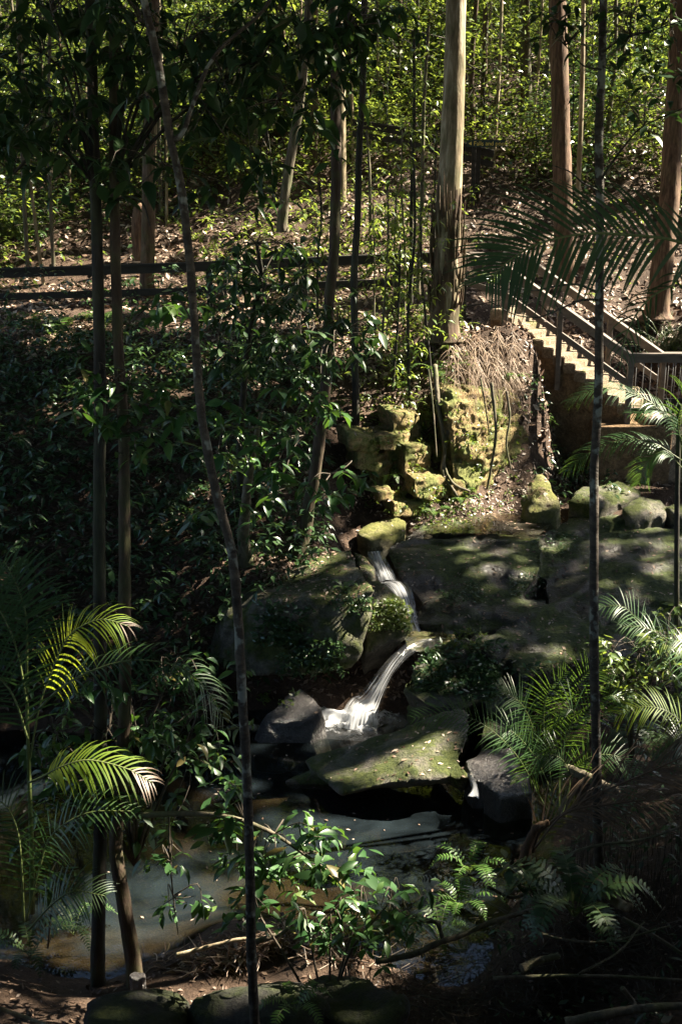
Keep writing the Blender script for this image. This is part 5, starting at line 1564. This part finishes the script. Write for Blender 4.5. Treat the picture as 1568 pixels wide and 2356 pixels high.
# ------------------------------------------------------------------ sun spots: gaps cut in the added canopy
SPOTS = [  # photograph x, y, depth, radius of the gap cut for the sun
    # stairs, rails, slope and sandstone
    (1150, 735, 20.4, .9), (1220, 790, 20.2, .9), (1290, 830, 20.1, .9), (1360, 880, 19.9, .9), (1430, 920, 19.8, .9), (1500, 870, 19.8, .8), (1250, 700, 21, 1.0), (1380, 790, 20.8, 1.0), (1330, 730, 22, .9), (1450, 760, 23, .8),
    (1100, 780, 19.3, .9), (1140, 850, 18.8, .8), (1090, 880, 18.6, .8), (1060, 980, 18, .75), (1130, 1000, 18, .8), (1190, 960, 18, .7), (1070, 1100, 17.8, .7), (1150, 1100, 17.8, .7), (1010, 900, 18.3, .5), (985, 1120, 17.3, .4), (960, 860, 18.5, .5), (900, 1160, 16.9, .4), (960, 1165, 16.9, .35), (1060, 840, 18.9, .8), (1000, 800, 19.2, .6), (1090, 720, 20, .6),
    (870, 1212, 16.3, .38), (1030, 1200, 17, .25), (1265, 1130, 17.4, .35), (1350, 1130, 18.0, .28), (1440, 1150, 17.7, .2), (1535, 1050, 19.0, .35), (1500, 1200, 17.2, .28), (1400, 1140, 18.1, .2),
    # fence top and leaf litter behind
    (740, 595, 21.2, .7), (860, 590, 21.2, .8), (980, 585, 21.2, .8), (1060, 600, 21.2, .6), (900, 660, 21, .5), (800, 640, 21.5, .5),
    # shelf
    (1130, 1280, 15.8, .16), (1080, 1260, 16.1, .14), (1210, 1232, 16.5, .2), (1120, 1310, 15.3, .12), (1300, 1240, 16.4, .14), (1480, 1330, 15.6, .2), (1110, 1465, 13.4, .15), (1210, 1290, 15.5, .1), (1300, 1480, 13.3, .12), (1420, 1260, 16.4, .15), (1200, 1390, 14.5, .12), (1540, 1250, 16.5, .2),
    # mossy blocks and water
    (845, 1400, 13.4, .22), (820, 1460, 13.3, .25), (790, 1500, 13.2, .2), (770, 1400, 13.6, .14), (920, 1420, 13.7, .16), (885, 1330, 14.9, .18), (920, 1350, 14.6, .12), (900, 1530, 13.0, .3), (860, 1600, 12.85, .4), (830, 1640, 12.75, .35), (780, 1655, 12.7, .4), (700, 1610, 12.6, .24), (720, 1300, 14.7, .3), (990, 1455, 13.5, .15), (690, 1320, 14.5, .15), (640, 1290, 14.8, .2),
    (960, 1745, 11.2, .28), (1040, 1770, 10.9, .28), (880, 1780, 10.9, .18), (820, 1700, 11.3, .12), (760, 1800, 10.7, .12), (1120, 1750, 11.1, .2), (1150, 1800, 10.8, .14), (860, 1725, 11.2, .15),
    # pool
    (970, 1880, 10.2, .75), (830, 1885, 10.2, .7), (1080, 1890, 10.1, .6), (700, 1850, 10.5, .25), (1150, 1960, 9.4, .3), (430, 2000, 9.2, .95), (330, 2010, 9.2, .6), (900, 1950, 9.6, .3), (600, 1760, 11.3, .2), (1100, 1900, 10.0, .25),
    # near leaves, fronds
    (150, 1480, 7.3, .22), (240, 1440, 7.3, .25), (285, 1450, 7.3, .15), (110, 1570, 7.3, .12), (200, 1765, 7.1, .22), (290, 1785, 7.1, .22), (340, 1800, 7.1, .12),
    (490, 1910, 7.5, .18), (600, 1950, 7.5, .25), (680, 1960, 7.5, .28), (720, 1910, 7.5, .16), (640, 2030, 7.5, .25), (760, 2040, 7.5, .3), (850, 2045, 6.95, .30), (930, 2075, 6.95, .16), (760, 2075, 6.95, .26), (600, 2105, 6.95, .16), (690, 2080, 6.95, .18), (500, 1815, 7.4, .16), (535, 1800, 7.4, .12), (380, 1975, 7.6, .16), (440, 2080, 7.6, .12), (140, 2030, 7.5, .06), (335, 1640, 8.2, .10),
    (500, 2205, 7.5, .4), (640, 2185, 7.6, .5), (740, 2195, 7.6, .35), (545, 2200, 7.6, .35), (310, 2200, 7.7, .14), (400, 2210, 7.5, .18), (300, 2110, 7.8, .08), (280, 1990, 7.9, .05),
    (1320, 1570, 10.3, .28), (1260, 1650, 9.8, .25), (1240, 1690, 9.6, .18), (1330, 1680, 10, .22), (1400, 1590, 10.4, .2), (1480, 1530, 10.5, .25), (1550, 1480, 10.5, .2), (1510, 1640, 9.3, .25), (1430, 1500, 10.6, .15), (1290, 1760, 9.6, .15), (1380, 1760, 9.8, .12), (1220, 1850, 9.7, .1), (1080, 2010, 8.2, .16), (1060, 2080, 7.8, .12),
    (1340, 1050, 11.1, .3), (1450, 1020, 11.1, .3), (1350, 910, 11.1, .25), (1450, 920, 11.1, .25), (1540, 960, 11.1, .35), (1530, 1060, 11.1, .3),
    # shiny understorey leaves
    (670, 900, 12.2, .3), (720, 950, 12.2, .28), (580, 1060, 12.2, .3), (640, 1110, 12.2, .3), (790, 1090, 12.2, .3), (560, 960, 12.2, .2), (520, 1050, 12.2, .2), (700, 890, 12.2, .2), (560, 650, 12.8, .25), (610, 600, 12.8, .2), (690, 640, 12.8, .2), (560, 715, 12.8, .15), (210, 905, 8.2, .1), (240, 870, 8.2, .08), (390, 715, 8.2, .08), (640, 1090, 12.2, .2), (475, 1170, 12.0, .15),
    (600, 1270, 14.8, .2), (430, 1390, 14.5, .15), (340, 1250, 15.5, .25), (430, 1180, 16, .25), (560, 1370, 13.8, .15), (300, 1330, 15.2, .15), (100, 1000, 17.5, .3), (200, 760, 20, .4), (130, 780, 19.5, .3), (400, 760, 20, .3), (410, 860, 18.8, .25), (560, 1310, 14.5, .2), (700, 1240, 15.5, .12),
    (750, 450, 23, .9), (850, 420, 23, 1.0), (950, 450, 22, .9), (880, 520, 22, .8), (760, 540, 22, .8), (900, 720, 20, .6), (820, 760, 19.5, .5), (950, 780, 19.3, .5), (930, 300, 26, 1.1), (800, 300, 27, 1.1), (1120, 120, 31, 1.3), (1170, 200, 30, 1.2), (1450, 150, 30, 1.4), (1500, 400, 26, 1.0), (1250, 400, 27, .6), (600, 400, 26, .9), (680, 480, 24, .7), (300, 330, 27, .9), (420, 270, 28, .8), (130, 440, 26, .8),
    (60, 520, 24, .6), (150, 540, 24, .6), (250, 560, 23.5, .6), (100, 650, 22, .5), (300, 620, 22.5, .5), (380, 640, 22, .5), (200, 690, 21.5, .4), (330, 500, 24.5, .6), (420, 560, 23.5, .5), (40, 600, 22.5, .4), (120, 730, 21, .3), (520, 540, 23.5, .5), (600, 520, 24, .5),
    # trunks
    (1040, 200, 19.8, .55), (1045, 100, 19.9, .5), (1040, 320, 19.8, .5), (1035, 450, 19.7, .5), (1035, 560, 19.7, .5), (1292, 150, 24.4, .3), (1294, 300, 24.2, .2), (1300, 450, 24.1, .25), (1300, 600, 24, .3), (1530, 640, 23, .2), (784, 300, 26.1, .8), (784, 450, 26, .8), (740, 1030, 15.1, .12), (725, 1070, 15.1, .12), (192, 300, 28, .6), (1365, 1150, 8.9, .04)]
SP = np.array([P(a, b, c) for a, b, c, d in SPOTS]); SR = np.array([d for *_, d in SPOTS])



# ------------------------------------------------------------------ forest on the far slope
def copy_tree(o, loc, rz, sc, label=None):
    r = o.copy(); COL.objects.link(r)
    r.location = loc; r.rotation_euler = (0, 0, rz); r.scale = (sc, sc, sc)
    if label: r['label'] = label
    for ch in o.children:
        c = ch.copy(); COL.objects.link(c); c.parent = r
    return r


def far_tree(name, label, group, h, lean, nclump, per, leafs, mat, bark, lo=.15, cr=.9, r0=.05, tmpl=LEAF_SMALL):
    t = thing(name, label, 'tree', (0, 0, 0), group)
    pts = [np.array([0, 0, -.4])] + [np.array([lean * (k / 4) ** 1.5 + random.uniform(-.08, .08), random.uniform(-.08, .08), h * k / 4]) for k in range(5)]
    mb = MB(); c = tube(mb, pts, r0, r0 * .35, 8, 24, .1); mb.build('trunk', bark, t)
    mb = MB()
    for _ in range(nclump):
        q = random.uniform(lo, 1)
        p = c[int(q * 23)] + R.normal(0, 1, 3) * np.array([cr, cr, .3]) * (.5 + .5 * q)
        n = per
        pos = p + R.normal(0, 1, (n, 3)) * np.array([.25, .25, .16])
        put(mb, tmpl, pos, rand_dirs(n, -.7, .25), np.array([0, 0, 1.0]) + R.normal(0, .45, (n, 3)), leafs * R.uniform(.6, 1.25, n))
        if random.random() < .5:
            tube(mb, [c[int(q * 23) - (2 if q > .2 else 0)], p], .010, .004, 4, 4, m=1)
    mb.build('crown', [mat, M['twig']], t)
    return t


random.seed(91)
LG = 'slender forest trees on the far slope'
LS = 'leafy shrubs on the far slope'
V = [far_tree('forest_tree', 'slender leafy tree standing on the sun-flecked far slope', LG, random.uniform(6, 8.5), random.uniform(-.8, .8), random.choice((48, 64)), 26, .155, mt, bk, lo=.2, cr=1.1, r0=random.uniform(.04, .09))
     for mt, bk in ((M['leaf_bg'], M['bark_mid']), (M['leaf_bg_yellow'], M['bark_pale']), (M['leaf_bg'], M['bark_brown']), (M['leaf_bg_dark'], M['bark_mid']), (M['leaf_bg_yellow'], M['bark_mid']))]
VS = [far_tree('forest_shrub', 'leafy low shrub growing on the sun-flecked far slope', LS, random.uniform(1.1, 1.9), random.uniform(-.5, .5), 30, 20, .14, mt, M['twig'], lo=.1, cr=.6, r0=.014)
      for mt in (M['leaf_bg'], M['leaf_bg_yellow'], M['leaf_bg_dark'], M['leaf_bg'])]
VD = [far_tree('forest_sapling', 'dark leafy sapling in the tangle just behind the fence', 'dark saplings behind the fence', random.uniform(2.4, 4.2), random.uniform(-.7, .7), 26, 16, .14, mt, M['stem_dark'], lo=.12, cr=.6, r0=random.uniform(.018, .03))
      for mt in (M['leaf_bg_dark'], M['leaf_bg'], M['leaf_bg_dark'])]
VP = [far_tree('forest_pole', 'bare thin trunk standing on the sun-flecked far slope', 'thin bare trunks on the far slope', 9, random.uniform(-.5, .5), 5, 20, .14, M['leaf_bg_yellow'], bk, lo=.75, cr=.8, r0=rr) for bk, rr in ((M['bark_pale'], .05), (M['bark_mid'], .07), (M['bark_brown'], .10), (M['bark_pale'], .03))]


def place(protos, n, ylo, yhi, half=.37, mind=.7, sc=(.8, 1.25), ok=None):
    done = []; k = 0; tries = 0
    while k < n and tries < n * 40:
        tries += 1
        y = ylo + (yhi - ylo) * random.random() ** .8
        x = random.uniform(-half, half) * y
        if any((x - a) ** 2 + (y - b) ** 2 < mind ** 2 for a, b in done): continue
        if ok and not ok(x, y): continue
        done.append((x, y))
        loc = (x, y, float(Gf(x, y)) - .03)
        src = protos[k % len(protos)]
        if k < len(protos):
            src.location = loc; src.rotation_euler = (0, 0, random.uniform(0, 6.28))
        else:
            copy_tree(src, loc, random.uniform(0, 6.28), random.uniform(*sc))
        k += 1


KEY = (SP[:, 1] > 15) & (SP[:, 1] < 25)


def sunfree(x, y):
    z = np.linspace(.5, 7, 8) + float(Gf(x, y))
    q = np.stack([np.full(8, x), np.full(8, y), z], -1)
    v = q[:, None] - SP[KEY][None]
    a = v @ SUN
    d = np.sqrt(np.maximum((v * v).sum(-1) - a * a, 0))
    return not ((d < SR[KEY][None] * .6 + .55) & (a > .8)).any()


clear = lambda x, y: sunfree(x, y) and not (y < 23.3 and x > -1) and not (abs(x - P(1300, 600, 24)[0]) < .6 and y < 24.6) and not (abs(x - sg[0]) < 1.2 and y < 27.3 and y > 25)
place(V, 95, 25.0, 46, mind=1.15, ok=clear)
place(VS, 235, 22.8, 42, mind=.6, ok=clear)
place(VD, 44, 22.7, 31, mind=.8, ok=clear)
place(VP, 76, 23, 42, mind=.9, ok=clear)
for pts, w0, w1, mt, lab in (
        ([(785, 520, 26), (784, 350, 26.1), (783, 180, 26.2), (778, -30, 26.3)], 24, 20, 'bark_pale', 'sunlit cream trunk right behind the middle brown trunk'),
        ([(338, 660, 22.6), (342, 450, 22.7), (346, 250, 22.8), (352, -30, 23)], 34, 26, 'bark_brown', 'pinkish brown trunk behind the fence near the wavy sapling'),
        ([(650, 500, 23.4), (662, 400, 23.4), (690, 230, 23.5), (706, 60, 23.6), (712, -30, 23.6)], 24, 16, 'bark_mid', 'leaning dark mossy trunk left of the middle trunk behind the fence'),
        ([(190, 360, 28), (194, 250, 28), (198, -30, 28.2)], 20, 15, 'bark_pale', 'short pale sunlit trunk at the upper left'),
        ([(1106, 330, 30), (1112, 200, 30), (1118, -30, 30)], 14, 12, 'bark_brown', 'slim brown trunk just right of the pale gum'),
        ([(1212, 310, 31), (1208, 150, 31), (1204, -30, 31)], 28, 22, 'bark_mid', 'grey-brown trunk between the pale gum and the reddish trunk'),
        ([(1330, 420, 25.5), (1338, 200, 25.5), (1342, -30, 25.6)], 12, 9, 'bark_pale', 'slim pale trunk just right of the reddish trunk'),
        ([(62, 580, 23.2), (54, 420, 23.2), (48, 240, 23.3), (40, -30, 23.3)], 10, 8, 'bark_mid', 'thin trunk near the left edge behind the fence'),
        ([(122, 590, 23.4), (114, 400, 23.4), (112, 200, 23.5), (118, -30, 23.5)], 9, 7, 'bark_mid', 'second thin trunk from the left edge behind the fence')):
    trunk_tree('forest_tree', lab, pts, w0, w1, M[mt], sides=12, rough=.08, flare=.2, n=36, up=5)
p = onground(326, 602, 21, 26)
t = thing('tree_stump', 'broken red tree stump behind the fence', 'stump', p)
mb = MB(); tube(mb, [p - np.array([0, 0, .2]), p + np.array([0, 0, .6]), p + np.array([.03, 0, 1.15])], .20, .15, 12, 14, .25, flare=.2); mb.build('trunk', M['bark_red'], t)
# long grass tussock behind the bridge rail
for sx, sy, lab in ((1530, 820, 'pale grass tussock behind the footbridge rail'), (40, 545, 'grass tussock at the left edge on the far slope')):
    p = onground(sx, sy, 21, 30)
    mb = MB(); n = 150
    d = rand_dirs(n, .5, .95)
    for k in range(n):
        l = random.uniform(.6, 1.2); s = R.normal(0, .25, 3) * np.array([1, 1, 0]); q = p + s
        tube(mb, [q, q + d[k] * l * .6, q + d[k] * l + np.array([d[k][0], d[k][1], -.5]) * .3], .008, .002, 3, 6)
    tag(mb.build('grass_tussock', M['leaf_bg']), lab, 'grass tuft')

# ------------------------------------------------------------------ unseen canopy added for shade, gaps cut along the sun
def canopy_ok(p):
    """keep a leaf unless it hangs in a gap cut to let the sun through"""
    keep = np.ones(len(p), bool)
    nz = .85 + .3 * vnoise(p * 2.3, 5)
    mg = R.uniform(.03, .19, len(p))
    for c, r in zip(SP, SR):
        v = p - c
        a = v @ SUN
        d = np.sqrt(np.maximum((v * v).sum(-1) - a * a, 0))
        keep &= ~((d < r * (.72 if c[1] < 16.8 else 1) * nz + mg) & (a > 0))
    # where the shadow falls
    tt = (p[:, 2] - 3) / SUN[2]
    for _ in range(6):
        q = p - SUN * tt[:, None]
        tt = tt + (q[:, 2] - Gf(q[:, 0], q[:, 1])) / SUN[2] * .7
    q = p - SUN * tt[:, None]
    hill = np.clip((q[:, 1] - 21.5) / 2, 0, 1)
    cl = fbm(np.stack([q[:, 0] * .62, q[:, 1] * .34, 0 * q[:, 0]], -1), 4, 44) * 1.15
    keep &= ~((hill > .5) & (q[:, 1] < 37) & (cl > -.62 - .12 * (q[:, 1] > 27) + .25 * (q[:, 0] < -3) * (q[:, 1] < 26)))
    return keep, hill


mb = MB()
n = 270000
cx = R.uniform(-20, 46, n); cy = R.uniform(-15, 62, n)
keepn = R.uniform(0, 1, n) < np.where(cy < 30, 1, np.where(cy > 42, 1, .55))
cx, cy = cx[keepn], cy[keepn]
cz = np.maximum(10.5, 8.6 + .36 * cy) + np.abs(R.normal(0, 1.5, len(cx))) + .8 * vnoise(np.stack([cx * .3, cy * .3, 0 * cx], -1), 3)
p = np.stack([cx, cy, cz], -1)
sz = R.uniform(.40, .80, len(p)); dr = rand_dirs(len(p), -.5, .3)
k, hill = canopy_ok(p + dr * sz[:, None] * .5)
p, sz, dr = p[k], sz[k], dr[k]
put(mb, LEAF_SMALL, p, dr, np.array([0, 0, 1.0]) + R.normal(0, .4, (len(p), 3)), sz)
tag(mb.build('forest_canopy', M['canopy']), 'closed leaf canopy of the forest high above the creek', 'canopy', kind='stuff')
